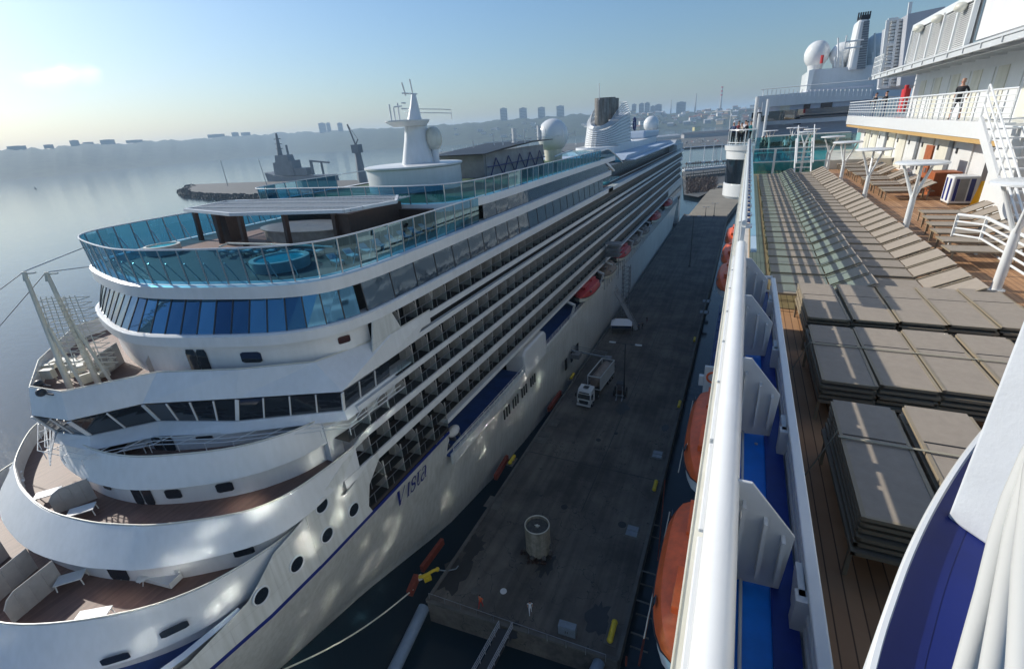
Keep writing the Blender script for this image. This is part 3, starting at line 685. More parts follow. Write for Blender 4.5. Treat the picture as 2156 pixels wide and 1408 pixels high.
mb = MB(); mb.box(XC-15.5, XC+15.5, 104, 248, -13.05, -12.98); mb.build('aft_deck', TEAKD, ship)
g = MB(); g.quad((XS, 108, -12.9), (XS, 236, -12.9), (XS, 236, -11.7), (XS, 108, -11.7)); g.build('deck_glass', CGLASS, ship)
g = MB(); g.tube([(XS, 108, -11.7), (XS, 236, -11.7)], .06, 5); g.build('deck_rail', WHITE, ship)
NF = 9
def fun_ring(z, f): # f: 0 bottom .. 1 top
    y0 = 156+f*1.5; y1 = 190-f*1.0; n = 36; out = []
    for k in range(n):
        a = 2*math.pi*k/n; cy_, ry = (y0+y1)/2, (y1-y0)/2
        out.append((XC+6.4*(1-.12*f)*math.copysign(abs(math.sin(a))**.8, math.sin(a)), cy_-ry*math.copysign(abs(math.cos(a))**.85, math.cos(a)), z))
    return out
def slope(r, f, z0): # rakes the rings upward towards the stern
    return [(x, y, z0+f*(interp([(154, -2.9), (160, -.6), (166, 1.4), (175, 2.6), (190, 3.7)], y)-z0)) for x, y, z in r]
mb = MB(); rings = []
for i in range(NF):
    f0 = i/NF; f1 = (i+.62)/NF
    for f, g_ in ((f0, 1.0), (f1, 1.0), (f1+.001, .93), ((i+1)/NF-.001, .93)):
        r = fun_ring(0, f); cx_, cyy = XC, 173
        rings.append(slope([((x-cx_)*g_+cx_, (y-cyy)*g_+cyy, z) for x, y, z in r], f, -6.4))
mb.loft(rings, True); mb.add(rings[-1], [tuple(range(len(rings[-1])))]); mb.build('funnel', WHITE, ship, smooth=False)
for (yy, rr, top) in ((163, 2.2, 7.6), (169, 2.9, 7.8), (175, 2.6, 7.7)):
    m_ = MB(); m_.loft([oval(XC, yy, rr, rr*.95, -1), oval(XC, yy, rr, rr*.95, top), oval(XC, yy, rr*.8, rr*.75, top), oval(XC, yy, rr*.8, rr*.75, top-1.5)], True); m_.build('exhaust_stack', pmat('soot_metal', (.24, .225, .215), .5, metal=.3, noise=(1, .3), streak=.45) if 'soot_metal' not in MATS else MATS['soot_metal'], ship, smooth=True)
mb = MB()
for i in range(6):
    r = [(x, y, z+.15+.62*i*min(1, max(.25, (y-158)/14))) for x, y, z in slope(fun_ring(0, 1), 1, -6.4)]; r = [((x-XC)*(1-.05*i)+XC, y, z) for x, y, z in r]; mb.tube(r+[r[0]], .13, 5, False)
mb.build('funnel_grille', GREYW, ship)
mb = MB(); mb.tube([(XC, 160, 7), (XC, 160, 11.5)], .12, 6); mb.build('funnel_pole', WHITE, ship)
# emblem: a plain ring with a bar on the funnel side
xE = XC+6.45; cyE, czE = 184.5, -.6
mb = MB(); mb.tube([(xE-.25, cyE+1.7*math.cos(a), czE+2.0*math.sin(a)) for a in [2*math.pi*k/28 for k in range(29)]], .3, 6, False)
mb.tube([(xE-.2, cyE-3.0, czE+.1), (xE-.1, cyE-.4, czE+.3)], .22, 6); mb.tube([(xE-.2, cyE-2.2, czE-.8), (xE-.2, cyE-1.0, czE+1.1)], .2, 6); mb.build('funnel_emblem', NAVY, ship)
# curved glass canopy over the pool steps, small pool behind it
mb = MB(); arc = [(XS-.4, lerp(96, 122, k/14), -6.9+2.0*math.sin(math.pi*min(1, k/14*.55+.28))-(2.2*max(0, k/14-.45))*2.4) for k in range(15)]
mb.tube(arc, .16, 6); mb.tube([(x-8, y, z) for x, y, z in arc], .16, 6); mb.build('canopy_arch', WHITE, ship, smooth=True)
mb = MB(); mb.loft([arc, [(x-8, y, z) for x, y, z in arc]], False); mb.build('canopy_glass', TGLASS, ship)
mb = MB(); mb.box(XC+8, XC+14, 112, 128, -12.95, -12.5); mb.build('pool', pmat('pool_water', (.08, .42, .50), .08, noise=(1, .3)), ship)
# two lattice poles with floodlights on the port bow
def raked_pole(u0, v0, u1, v1, off):
    b = PZ(u0, v0, -16.9); t = PX(u1, v1, b.x); d = V((1.1, .5, 0)); mb = MB()
    mb.tube([b, t], [.24, .14], 8); mb.tube([b+V((1.2, .4, 0)), b.lerp(t, .55)+d*.2], .12, 6)
    for s_ in (0, .35, .7): mb.tube([b.lerp(t, .15)+d*s_*1.3, b.lerp(t, .8)+d*(.4+s_)], .035, 4)
    for k in range(14):
        c = b.lerp(t, .16+k*.046); mb.tube([c, c+d*1.3, c+d*1.3+V((-.3, .8, 0)), c+V((-.3, .8, 0)), c], .03, 4)
    mb.tube([t+V((-.3, 0, -.2)), t+V((.9, .3, -.1))], .07, 6); mb.tube([t+V((-.3, 0, -.2)), t+V((-.35, 0, -.7))], [.05, .16], 8)
    mb.build('lattice_pole', CREAM, ship); return t
t1 = raked_pole(150, 822, 50, 572, 0); t2 = raked_pole(208, 808, 97, 573, 0)
mb = MB()
for a, (u, v, x) in ((t1, (-120, 700, -66)), (t1, (180, 520, -55)), (t2, (-150, 860, -66)), (t2, (200, 560, -53))): mb.tube([a, PX(u, v, x)], .035, 4)
mb.build('stay_wire', GREY, ship)
mb = MB()
for k in range(26):
    p = PZ(random.uniform(105, 245), random.uniform(770, 812), -16.9); mb.rbox((p.x, p.y, -16.5+random.uniform(0, .5)), (random.uniform(.3, 1.3), random.uniform(.2, .6), random.uniform(.2, .9)), random.uniform(0, 3))
for k in range(8): p = PZ(120+k*13, 800-k*5, -16.9); mb.tube([p, p+V((0, 0, 1.6))], .05, 5)
mb.build('deck_gear', CREAM, ship)
for u, v in ((82, 808), (86, 826)):
    p = PZ(u, v, -15.6); m_ = MB(); m_.sph(p, .32, 12, 8); m_.tube([p, p+V((.9, .3, -.2))], .07, 6); m_.build('searchlight', DARK, ship)
keep(ship)
# ---- tables and chairs standing on the ship's tier decks
def table(u, v, z, a=.5, label='', w_=1.6, d_=.95):
    p = PZ(u, v, z); t = thing('deck_table', label, 'table', p, a, 'white tables on the bow decks')
    mb = MB(); mb.box(-w_/2, w_/2, -d_/2, d_/2, .55, .62); lpart(mb, 'table_top', WHITE2, t)
    for sx in (-1, 1):
        for sy in (-1, 1): m_ = MB(); m_.tube([(sx*w_*.44, sy*d_*.4, .55), (sx*w_*.47, sy*d_*.44, 0)], .04, 6); lpart(m_, 'leg', WHITE2, t)
table(107, 1050, -24.15, .9, 'white table in full sun on the second bow deck, left of the panels')
table(178, 1085, -24.15, .9, 'white table in shade right of the panels on the second bow deck')
table(155, 1228, -26.9, .8, 'white table in shade on the lowest bow deck of the lettered ship')
table(292, 950, -21.5, .6, 'white table under the bridge windows of the lettered ship')
table(538, 772, -16.9, .5, 'white table on the deck above the bridge windows')
table(200, 1310, -26.9, .6, 'sunlit pale table against the lowest bow bulwark', 1.9, 1.1)  # table shape added to stand for a yellow patch of light on the deck
def round_seat(u, v, z, label, mat=WHITE2):
    p = PZ(u, v, z); t = thing('deck_chair', label, 'chair', p, random.uniform(0, 6), 'round deck chairs on the bow')
    mb = MB(); mb.sph((0, 0, .45), .42, 14, 6, (1, 1, .25)); lpart(mb, 'seat', mat, t, smooth=True)
    mb = MB(); mb.tube([(-.38, -.2, .5), (-.5, 0, .85), (-.38, .2, .5)], .04, 6); lpart(mb, 'backrest', mat, t)
    for k in range(4): m_ = MB(); m_.tube([(0, 0, .42), (.35*math.cos(k*1.57), .35*math.sin(k*1.57), 0)], .03, 5); lpart(m_, 'leg', mat, t)
for u, v, l in ((38, 990, 'uppermost of the three white round chairs in sun on the second bow deck'), (38, 1006, 'middle white round chair of three in sun on the second bow deck'), (44, 1024, 'lowest of the three white round chairs in sun on the second bow deck')): round_seat(u, v, -24.15, l)
for u, v, l in ((272, 1206, 'shaded round chair left of its twin near the sofa on the lowest bow deck'), (292, 1210, 'shaded round chair between its twin and the sofa on the lowest bow deck'), (306, 1225, 'shaded round chair in front of the sofa on the lowest bow deck')): round_seat(u, v, -26.9, l, GREYW)
p = PZ(345, 1222, -26.9); t = thing('sofa', 'grey wicker sofa in shade on the lowest bow deck', 'sofa', p, .15)
mb = MB(); mb.box(-1.2, 1.2, -.45, .45, .12, .42); lpart(mb, 'seat', GREYW, t)
mb = MB(); mb.box(-1.2, 1.2, .35, .5, .42, .85); lpart(mb, 'backrest', GREYW, t)
for sx in (-1.2, 1.2): m_ = MB(); m_.box(sx-.08, sx+.08, -.45, .45, .12, .6); lpart(m_, 'armrest', GREYW, t)
# loungers on the glass terrace, life rafts, lifeboats
def blue_lounger(loc, rz, label, mat):
    t = thing('deck_lounger', label, 'lounger', loc, rz, 'padded loungers on the glass terrace')
    mb = MB(); mb.box(-.35, .35, 0, 1.25, .28, .42); lpart(mb, 'seat', mat, t, bevel=.05)
    mb = MB(); mb.obox((0, 1.55, .58), (.7, 0, 0), (0, .62, .35), (0, -.06, .11)); lpart(mb, 'backrest', mat, t, bevel=.04)
    mb = MB()
    for x in (-.3, .3):
        for y in (.1, 1.2): mb.box(x-.03, x+.03, y-.03, y+.03, 0, .28)
    lpart(mb, 'frame', DARK, t); return t
cush = pmat('pale_cushion', (.40, .50, .52), .8)
BL0 = keep(blue_lounger((0, 0, -9.25), 0, 'pale padded lounger behind the terrace glass, right of the bar', cush))
k = 0
for i in range(9):
    for rr in (0,):
        p = (XS-2.6, 28.5+i*1.9, -9.25)
        if k == 0: BL0.location = p; BL0.rotation_euler.z = 1.2; BL0['label'] = 'pale padded lounger, first from the left in the row behind the right terrace glass'; BL0['group'] = 'loungers behind the right terrace glass'
        else: dup(BL0, p, 1.2, 'pale padded lounger, %s from the left in the row behind the right terrace glass' % ORD[i])
        k += 1
for i in range(9):
    p = PZ(478+i*25, 527+(i % 2)*2, -9.0); dup(BL0, (p.x, p.y, -9.25), 3.3, 'pale padded lounger, %s from the left in the row between bar and round tub' % ORD[i], 'loungers between bar and tub')
def canister(y, label):
    t = thing('life_raft', label, 'life raft', (XS-1.7, y, -33.45), 0, 'life raft canisters')
    mb = MB(); mb.sph((0, 0, .95), .62, 16, 10, (1, 1.75, 1)); lpart(mb, 'canister', WHITE, t, smooth=True)
    mb = MB()
    for yy in (-.5, .5): mb.box(-.6, .6, yy-.06, yy+.06, 0, .55)
    lpart(mb, 'cradle', GREY, t)
canister(37.2, 'white life raft canister at the fore end of the blue side deck'); canister(39.6, 'second white life raft canister on the blue side deck, beside the first')
def lifeboat(loc, L, W, H, top, hullm, label, group, rz=0):
    t = thing('lifeboat', label, 'lifeboat', loc, rz, group)
    def sec(f, hh): # ring at station f (-1..1)
        k_ = (1-abs(f)**3.2)**.5; return k_
    hl = MB(); rings = []
    for i in range(17):
        f = -1+2*i/16; f = max(-.995, min(.995, f)); k_ = (1-abs(f)**3)**.55; w_ = W/2*k_; y = f*L/2
        rings.append([(-w_, y, 0), (-w_*.92, y, -H*.25), (-w_*.55, y, -H*.42*k_-.02), (0, y, -H*.5*k_-.02), (w_*.55, y, -H*.42*k_-.02), (w_*.92, y, -H*.25), (w_, y, 0)])
    hl.loft(rings, False); lpart(hl, 'hull', hullm, t, smooth=True)
    cv = MB(); rings = []
    for i in range(17):
        f = -1+2*i/16; f = max(-.995, min(.995, f)); k_ = (1-abs(f)**3)**.55; w_ = W/2*k_; y = f*L/2; q = max(.1, 1-abs(f)**4)
        rings.append([(w_*1.02, y, -.02), (w_*1.0, y, H*.18*q), (w_*.82, y, H*.38*q), (w_*.4, y, H*.47*q), (0, y, H*.5*q), (-w_*.4, y, H*.47*q), (-w_*.82, y, H*.38*q), (-w_*1.0, y, H*.18*q), (-w_*1.02, y, -.02)])
    cv.loft(rings, False); lpart(cv, 'canopy', top, t, smooth=True)
    rb = MB(); rb.tube([(W/2*1.03*(1-abs(f)**3)**.55*sx, f*L/2, -.03) for sx, f in [(1, -1+.125*k) for k in range(17)]], .07, 5)
    rb.tube([(-W/2*1.03*(1-abs(f)**3)**.55, f*L/2, -.03) for f in [-1+.125*k for k in range(17)]], .07, 5); lpart(rb, 'fender', BLACK, t)
    for sx in (-1, 1):
        for f in (-.28, -.1, .1, .28):
            wn = MB(); wn.obox((sx*W*.455, f*L, H*.24), (.06, 0, 0), (0, L*.05, 0), (-sx*.10, 0, .34)); lpart(wn, 'window', DGLASS, t)
    gl_ = MB()
    for sx in (-1, 1): gl_.tube([(sx*W*.515, -L*.4+L*.8*k/16, -.25-.14*(k % 2)) for k in range(17)], .035, 4)
    lpart(gl_, 'grab_line', CREAM, t)
    ht = MB(); ht.box(-W*.22, W*.22, -L*.36, -L*.14, H*.42, H*.56); ht.box(-W*.18, W*.2, L*.08, L*.32, H*.42, H*.54); lpart(ht, 'hatch', top, t, bevel=.06)
    return t
for i, (u0, v0, u1, v1, m_, nm) in enumerate(((1205,640,1256,606,REDB,'red covered lifeboat nearest the bow, on the lettered ship'),(1285,556,1322,538,REDB,'red covered lifeboat second from the bow on the lettered ship'),(1362,486,1385,470,REDB,'small red lifeboat third from the bow, near the stern'),(1391,468,1408,452,REDB,'red lifeboat hanging closest to the stern of the lettered ship'))):
    a, b = PX(u0, v0, XS-.6), PX(u1, v1, XS-.6); L = abs(b.y-a.y)*.92
    lifeboat((XS-.2, (a.y+b.y)/2, -31.0), min(L, 12), 3.9, 3.2, m_, CREAM, nm, 'red lifeboats of the lettered ship')
for i, (u, v) in enumerate(((1275, 580), (1330, 520), (1350, 500))):
    a = PX(u, v, XS-.6); lifeboat((XS-.4, a.y, -31.6), 10, 3.9, 3.0, pmat('tender_grey', (.22, .18, .15), .6, noise=(1, .4)), CREAM, ['open grey tender between the first two red lifeboats', 'grey tender just aft of the second red lifeboat', 'grey tender just ahead of the third red lifeboat'][i], 'grey tenders of the lettered ship')
dav = MB()
for (u, v) in ((1200,650),(1262,600),(1280,565),(1325,540),(1362,492),(1386,472),(1345,512),(1410,452)):
    a = PX(u, v, XS); m_ = MB(); m_.bar((XS-2.8, a.y, -28.8), (XS+1.0, a.y, -30.2), .35); m_.bar((XS+.9, a.y, -30.2), (XS-.2, a.y, -34), .35); m_.build('davit', WHITE, ship)
# =================================================================== THE SHIP WE STAND ON
own = thing('cruise_ship', 'white ship in the right foreground, its sun deck full of brown loungers', 'cruise ship')
ZD = -3.9
mb = MB(); mb.box(.42, 30, 9.6, 60, ZD-.2, ZD); mb.box(.66, 30, -6, 9.6, ZD-.2, ZD); mb.build('teak_deck', TEAK, own)
mb = MB(); mb.box(.42, .82, 9.7, 38, ZD+.0, ZD+.012); mb.build('margin_plank', planks('grey_teak', (.19, .165, .13), (.26, .23, .18), 'X', .1), own)
# hull and side below the rail, facing the quay
mb = MB(); mb.box(.05, 30, -6, 120, -19, -4.2); mb.box(2.6, 30, -6, 120, -30, -19); mb.box(0, 30, -20, 150, -49.5, -30); mb.build('hull_side', HULLW, own)
for z in (-6.6, -9.3, -12.0, -14.7, -17.4):
    mb = MB(); mb.box(-.02, .3, -6, 118, z-.7, z+1.3); mb.build('balcony_glass_row', pmat('balcony_glass_mix', (.26, .29, .30), .35) if 'balcony_glass_mix' not in MATS else MATS['balcony_glass_mix'], own)
    mb = MB()
    for k in range(46): mb.box(-.05, .1, -5+k*2.7, -4.9+k*2.7, z-.7, z+1.3)
    mb.build('balcony_divider', WHITE, own)['kind'] = 'stuff'
# unseen mirrored window panes, added and tilted to throw sun onto the other ship
PANE = pmat('mirror_pane', (.9, .95, .95), .075, metal=1)
rp_ = random.Random(11); pn = 0
for z in (-18.3, -16.9, -15.2, -13.4, -11.5, -8.8, -6.1):
    for k in range(22):
        if pn >= 100 or rp_.random() < (.30 if k < 11 else .62): continue
        y = 9+k*(2.2 if k < 11 else 2.9)+rp_.uniform(-.4, .4); a_, b_2 = rp_.uniform(-.05, .05), rp_.uniform(-.03, .03)+(.085 if z < -13 else .0); x0 = -.06 if z > -19 else 2.54
        if 17 < y < 49 and z < -19: continue
        m_ = MB(); hy, hz_ = rp_.uniform(.35, .8), rp_.uniform(.3, .62); m_.obox((x0, y, z), (.02, .02*a_, .02*b_2), (-a_*2*hy, 2*hy, 0), (-b_2*2*hz_, 0, 2*hz_)); m_.build('window', PANE, own); pn += 1
# near outer bulwark: fat tube on top, gusset plates, blue floor
TX, TZ, TR, YN = .11, -2.30, .096, 10.0
mb = MB(); mb.tube([(TX, y, TZ) for y in (-4, 0, 2, 4, 6, 8, YN)], TR, 28); mb.build('bulwark_tube', WHITE2, own, smooth=True)
mb = MB(); mb.box(TX-.03, TX+.03, -4, YN, -3.2, TZ-.165); mb.build('bulwark_plate', WHITE2, own)
mb = MB()
for k in range(13): mb.box(TX-.125, TX-.05, -3.6+k*1.02, -2.64+k*1.02, TZ-.13-.02*(k%2), TZ-.10)
mb.build('rail_clamp', WHITE2, own, bevel=.008)
mb = MB(); mb.box(-.065, .03, -5, 62, -3.02, -2.94); mb.build('outer_ledge', CREAM, own)
mb = MB(); mb.box(-.073, -.063, -5, 62, -3.0, -2.93); mb.build('ledge_lip', CREAM, own)
mb = MB(); mb.box(-.02, .66, -5, YN, -3.5, -3.15); mb.build('gutter_floor', ROYAL, own)
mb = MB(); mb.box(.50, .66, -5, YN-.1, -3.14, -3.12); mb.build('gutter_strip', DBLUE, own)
for i, y in enumerate((-1.1, .9, 2.9, 4.85, 6.85, 8.85)):
    g = MB(); g.exty([(TX+.02, TZ+.05), (TX+.17, TZ+.05), (.58, -2.62), (.55, -3.12), (TX+.02, -3.15)], y-.012, y+.012)
    go = g.build('gusset_plate', GREYW, own, bevel=.006)
    r_ = MB()
    for x, zt in ((.25, -2.4), (.39, -2.5), (.51, -2.62)): r_.box(x-.012, x+.012, y-.09, y-.012, -3.0, zt)
    r_.build('stiffener', GREYW, go)
    bt = MB()
    for zz in (-2.5, -2.75, -3.0): bt.cyl((.17, y-.03, zz), (.17, y-.012, zz), .012, n=8)
    bt.build('bolt_row', STEEL, go)['kind'] = 'stuff'
mb = MB(); mb.tube([(.30, -3, -3.12), (.31, 2, -3.12), (.29, 6, -3.12), (.30, 9.6, -3.12)], .012, 8); mb.build('conduit', GREYW, own, smooth=True)
mb = MB()
for k in range(14): mb.cyl((.42, -2+k*.83, -3.115), (.42, -2+k*.83, -3.105), .016, n=10)
mb.build('deck_stud', STEEL, own)
for i, y in enumerate((1.9, 3.9, 5.9)):
    g = MB(); g.box(TX+.03, .22, y-.35, y+.25, -3.15, -2.85+.03*i); g.build('blue_locker', ROYAL, own, bevel=.02)
# inner railing with flat cap and slats
mb = MB(); mb.box(.665, .745, -4, YN-.35, -2.86, -2.80); mb.build('rail_cap', WHITE2, own, bevel=.012)
mb = MB()
for k in range(7):
    y = -3.2+k*1.95; mb.box(.60, .72, y-.05, y+.05, ZD, -2.86); mb.extx([(y, -2.86), (y+.28, -2.86), (y+.28, -2.95), (y+.05, -3.35), (y, -3.35)], .62, .66)
for z in (-2.98, -3.1, -3.22, -3.34): mb.box(.675, .69, -4, YN-.35, z-.025, z+.025)
mb.box(.70, .715, -4, YN-.35, ZD, -2.88)
mb.build('rail_panel', GREYW, own)
mb = MB(); mb.box(.716, .75, -4, YN-.3, ZD, -2.865); mb.build('rail_edge', BROWNW, own)
mb = MB()
for z in (-2.83, -3.1, -3.37, -3.64): mb.tube([(.15, YN-.25, z), (.70, YN-.25, z)], .022 if z < -2.9 else .035, 8)
for x in (.2, .34, .48, .62): mb.tube([(x, YN-.25, -3.8), (x, YN-.25, -2.83)], .012, 6)
mb.build('end_grating', WHITE2, own)
# far rail: top tube, mid rails, posts, tinted glass
ZT = -1.85
mb = MB(); mb.tube([(TX, YN-.1, ZT), (TX, 46, ZT)], .045, 12); mb.box(TX-.03, TX+.03, YN-.1, 46, -2.09, -1.93)
mb.tube([(TX-.07, YN+.2, ZT-.05), (TX-.07, 46, ZT-.05)], .022, 8)
mb.build('top_rail', WHITE2, own, smooth=True)
mb = MB()
for z, r_ in ((-2.58, .038), (-2.70, .03), (-2.82, .022)): mb.tube([(TX, YN+1.1, z), (TX, 46, z)], r_, 8)
mb.build('mid_rail', WHITE2, own, smooth=True)
g = MB()
for k in range(1, 30):
    y = YN+k*1.22
    for za, zb_ in ((-2.53, -2.1), (ZD+.1, -2.86)): g.quad((TX+.02, y+.03, za), (TX+.02, y+1.19, za), (TX+.02, y+1.19, zb_), (TX+.02, y+.03, zb_))
g.build('wind_glass', TGLASS, own)
mb = MB()
for k in range(30): y = YN+k*1.22; mb.box(TX-.03, TX+.03, y-.03, y+.03, ZD, ZT); mb.box(TX+.03, TX+.14, y-.12, y+.12, ZT-.1, ZT-.055)
mb.build('rail_post', WHITE2, own)
mb = MB()
for k in range(60): mb.box(TX+.05, TX+.10, YN+k*.61+.1, YN+k*.61+.38, ZT-.03, ZT-.005)
mb.build('rail_pad', NAVY, own)
mb = MB(); mb.box(TX+.17, TX+.27, YN-.1, 46, -2.4, -2.36); mb.build('rail_ledge', pmat('pale_blue_trim', (.38, .50, .60), .4), own)
# cross screen at the end of the loungers, blue pool glass beyond
mb = MB(); YG = 38
for x in (.4, 1.75, 3.4, 4.75): mb.box(x-.07, x+.07, YG-.06, YG+.06, ZD, -2.2)
for z in (-2.22, -3.05): mb.box(.4, 4.8, YG-.03, YG+.03, z-.03, z+.03)
mb.build('screen_frame', WHITE2, own)
g = MB()
for a, b in ((.45, 1.7), (1.8, 3.35), (3.45, 4.7)): g.quad((a, YG, ZD+.1), (b, YG, ZD+.1), (b, YG, -2.3), (a, YG, -2.3))
g.build('pool_glass', gmat('pool_glass', (.05, .42, .52), refl=.10), own)
mb = MB()
for k in range(7): mb.tube([(2.9, 36.2+k*.3, ZD+.3+k*.28), (3.8, 36.2+k*.3, ZD+.3+k*.28)], .03, 6)
for x in (2.9, 3.8): mb.tube([(x, 35.8, ZD), (x, 38.4, -1.7)], .05, 8); mb.tube([(x, 35.8, ZD+.9), (x, 38.4, -.9)], .035, 8)
mb.build('deck_stair', WHITE2, own)
# forward pool area behind the screen
mb = MB(); mb.box(.3, 9, 41, 52, ZD, -3.3); mb.build('pool_coaming', CREAM, own)
mb = MB(); mb.box(.9, 4.5, 42, 50, -3.3, -3.27); mb.build('pool_water', pmat('turquoise_water', (.02, .34, .45), .05, noise=(1.5, .4)), own)
g = MB(); g.box(.5, 8.5, 51, 51.05, -3.3, -2.0); g.build('pool_glass', MATS['teal_glass'], own)
mb = MB(); mb.box(0, 30, 60, 100, ZD-.3, ZD); mb.build('forward_deck', GREY, own)
# round balcony jutting over the quay
c = (.6, 47.5)
def half_ring(r, z, n=24): return [(c[0]+r*math.cos(a), c[1]+r*math.sin(a), z) for a in [math.pi/2+math.pi*k/n for k in range(n+1)]]
mb = MB(); mb.loft([half_ring(2.0, -6.6), half_ring(2.15, -6.4), half_ring(2.15, -5.4), half_ring(2.0, -5.35)], False)
mb.loft([half_ring(2.15, -3.4), half_ring(2.2, -2.75), half_ring(2.3, -2.7), half_ring(2.35, -2.35), half_ring(1.2, -2.3), half_ring(.05, -2.3)], False); mb.build('balcony_shell', WHITE2, own, smooth=True)
mb = MB(); mb.loft([half_ring(2.05, -5.4), half_ring(2.08, -3.35)], False); mb.build('balcony_window', DGLASS, own, smooth=True)
mb = MB(); mb.tube(half_ring(2.1, -1.15), .05, 8, False); mb.tube(half_ring(2.1, -2.1), .03, 6, False)
for k in range(0, 25, 3): q = half_ring(2.1, -2.3)[k]; mb.tube([q, (q[0], q[1], -1.15)], .035, 6)
mb.tube([(c[0]-2.1, c[1]-.3, -1.15), (c[0]-2.15, c[1], .35), (c[0]-3.6, c[1]+.2, .35), (c[0]-3.8, c[1]+.2, -.1)], .04, 6)
mb.build('balcony_rail', WHITE2, own, smooth=True)
g = MB(); g.loft([half_ring(2.1, -2.2), half_ring(2.1, -1.25)], False); g.build('balcony_glass', CGLASS, own)
# ---- superstructure on the right
XF, XW = 8.0, 9.0
mb = MB(); mb.box(XW, 30, 27, 56, ZD, -1.0); mb.build('deck_wall', WHITE, own)
mb = MB()
mb.add([(XF, 23.4, -1.45), (XF, 56, -1.42), (XF, 56, -.72), (XF, 23.4, -.86), (XF+.3, 23.4, -1.45), (XF+.3, 56, -1.42), (XF+.3, 56, -.72), (XF+.3, 23.4, -.86)], [(0,1,2,3),(4,7,6,5),(3,2,6,7),(0,4,5,1),(0,3,7,4),(1,5,6,2)])
mb.box(XF+.3, 30, 23.4, 56, -1.2, -.9)
mb.build('balcony_fascia', WHITE2, own)
mb = MB(); mb.box(XF+.04, XF+.3, 23.6, 55.8, -1.63, -1.46); mb.box(XF+.3, XW, 23.6, 55.8, -1.5, -1.46); mb.build('gold_soffit', pmat('gold_soffit', (.50, .32, .12), .35), own)
mb = MB()
for k in range(5): y = 26+k*6.8; mb.box(XF+.1, XW-.3, y, y+.5, -1.66, -1.5)
mb.build('soffit_light', BROWNW, own)
mb = MB(); mb.box(XF-.02, XW+2, 21.6, 23.5, ZD, -.93); mb.build('end_pier', WHITE2, own, bevel=.03)
mb = MB(); mb.box(9.5, 30, 4, 23.4, ZD, -1.1); mb.build('deck_wall', WHITE, own)
# locker doors and louvres along the lower wall
for k in range(9):
    y = 28.5+k*2.7; m_ = MB(); m_.box(XW-.07, XW, y, y+1.9, ZD+.1, -1.75); dr = m_.build('locker_door', CREAM if k % 3 else WHITE2, own, bevel=.01)
    for zz in (-2.2, -3.4): h_ = MB(); h_.box(XW-.12, XW-.07, y+1.6, y+1.75, zz-.12, zz+.12); h_.build('handle', DARK, dr)
for y in (31.0, 36.4, 44.2): m_ = MB(); m_.box(XW-.08, XW-.01, y, y+.5, ZD+.3, -1.8); m_.build('pipe_duct', GREY, own)
# upper wall, fire locker, doors
XU = 10.4
mb = MB(); mb.box(XU, 30, 26, 47, -.9, 2.6); mb.box(XU+.2, 30, 10, 26, -.9, 2.6); mb.build('upper_wall', WHITE, own)
p = PX(1908, 205, XU-.1); m_ = MB(); m_.box(XU-.35, XU-.02, p.y-.55, p.y+.55, -.6, .95); m_.cyl((XU-.2, p.y, .95), (XU-.2, p.y, 1.2), .14); m_.build('fire_locker', RED, own, bevel=.02)
for k in range(12):
    y = 27+k*1.55; m_ = MB(); m_.box(XU-.04, XU, y, y+1.15, -.85, 1.3); m_.build('wall_door', CREAM if k % 2 else WHITE, own)
mb = MB()
for k in range(40):
    y = 23.2+k*.84
    if y > 56: break
    mb.box(XF+.02, XF+.06, y, y+.05, -.85, .22)
for z in (.22, .02, -.17, -.36, -.55): mb.tube([(XF+.04, 23.2, z), (XF+.04, 56, z+.12)], .025 if z < .2 else .04, 6)
mb.build('balcony_rail', WHITE2, own)
mb = MB()
for k in range(5): y = 9+k*3.0; mb.bar((XF+.5, y, -.95), (XF+.5, y+.2, .2), .12)
for z in (.2, 0, -.2, -.4, -.6): mb.tube([(XF+.5, 6, z), (XF+.5, 23.2, z)], .03, 6)
mb.build('balcony_rail', WHITE2, own)
mb = MB(); mb.box(XF+.6, 30, 4, 23.4, -1.1, -.95); mb.build('upper_deck', NAVY, own)
# louvred screen box and its grating walkway
def px_(u, v, x=9.2): return PX(u, v, x)
a0, a1, b0, b1 = px_(1925, 60), px_(2060, -5), px_(2035, 110), px_(1895, 133)
yA, yB = a1.y, a0.y; z0 = (b0.z+b1.z)/2; z1 = a1.z
mb = MB()
n = 20
for k in range(n):
    z = lerp(z0+.1, z1-.15, k/(n-1)); mb.obox((9.2, (yA+yB)/2, z), (.02, 0, .0), (0, yB-yA, 0), (.06, 0, .075))
mb.build('louvre_blade', WHITE2, own)
mb = MB(); m = 5
for k in range(m+1):
    y = lerp(yA, yB, k/m); mb.box(9.1, 9.3, y-.09, y+.09, z0-.1, z1+.05)
mb.box(9.1, 9.34, yA, yB, z1-.05, z1+.3); mb.box(9.1, 9.34, yA, yB, z0-.25, z0)
mb.build('louvre_frame', WHITE2, own)
mb = MB(); mb.box(9.4, 9.46, yA, yB, z0, z1); mb.build('louvre_back', GREY, own)  # dark grey colour stands for the shadow in the gaps between the blades
for f in (.12, .45, .78):
    y = lerp(yA, yB, f); m_ = MB(); m_.sph((8.95, y, z1-.15), .28, 14, 8, (1, 1.3, .8)); m_.tube([(9.1, y, z1), (8.95, y, z1-.1)], .05, 6); m_.build('floodlight', CREAM, own, smooth=True)
mb = MB(); mb.box(9.5, 30, 5, yA+.05, z0+.2, 9); mb.build('funnel_casing', WHITE, own)
mb = MB(); mb.add([(9.0, yA, z1+.1), (14, yA, z1+.1), (12, yB+26, z1+1.5), (11, yB+26, 1.0), (9.6, yB, z0), (14, yA, z0)], [(0,1,2),(0,2,3,4)])
mb = MB(); mb.box(7.7, 12, yA-12, yB+2, z0-.42, z0-.34)
for k in range(14): y = yA-11+k*1.9; mb.box(7.7, 12, y, y+.08, z0-.6, z0-.42)
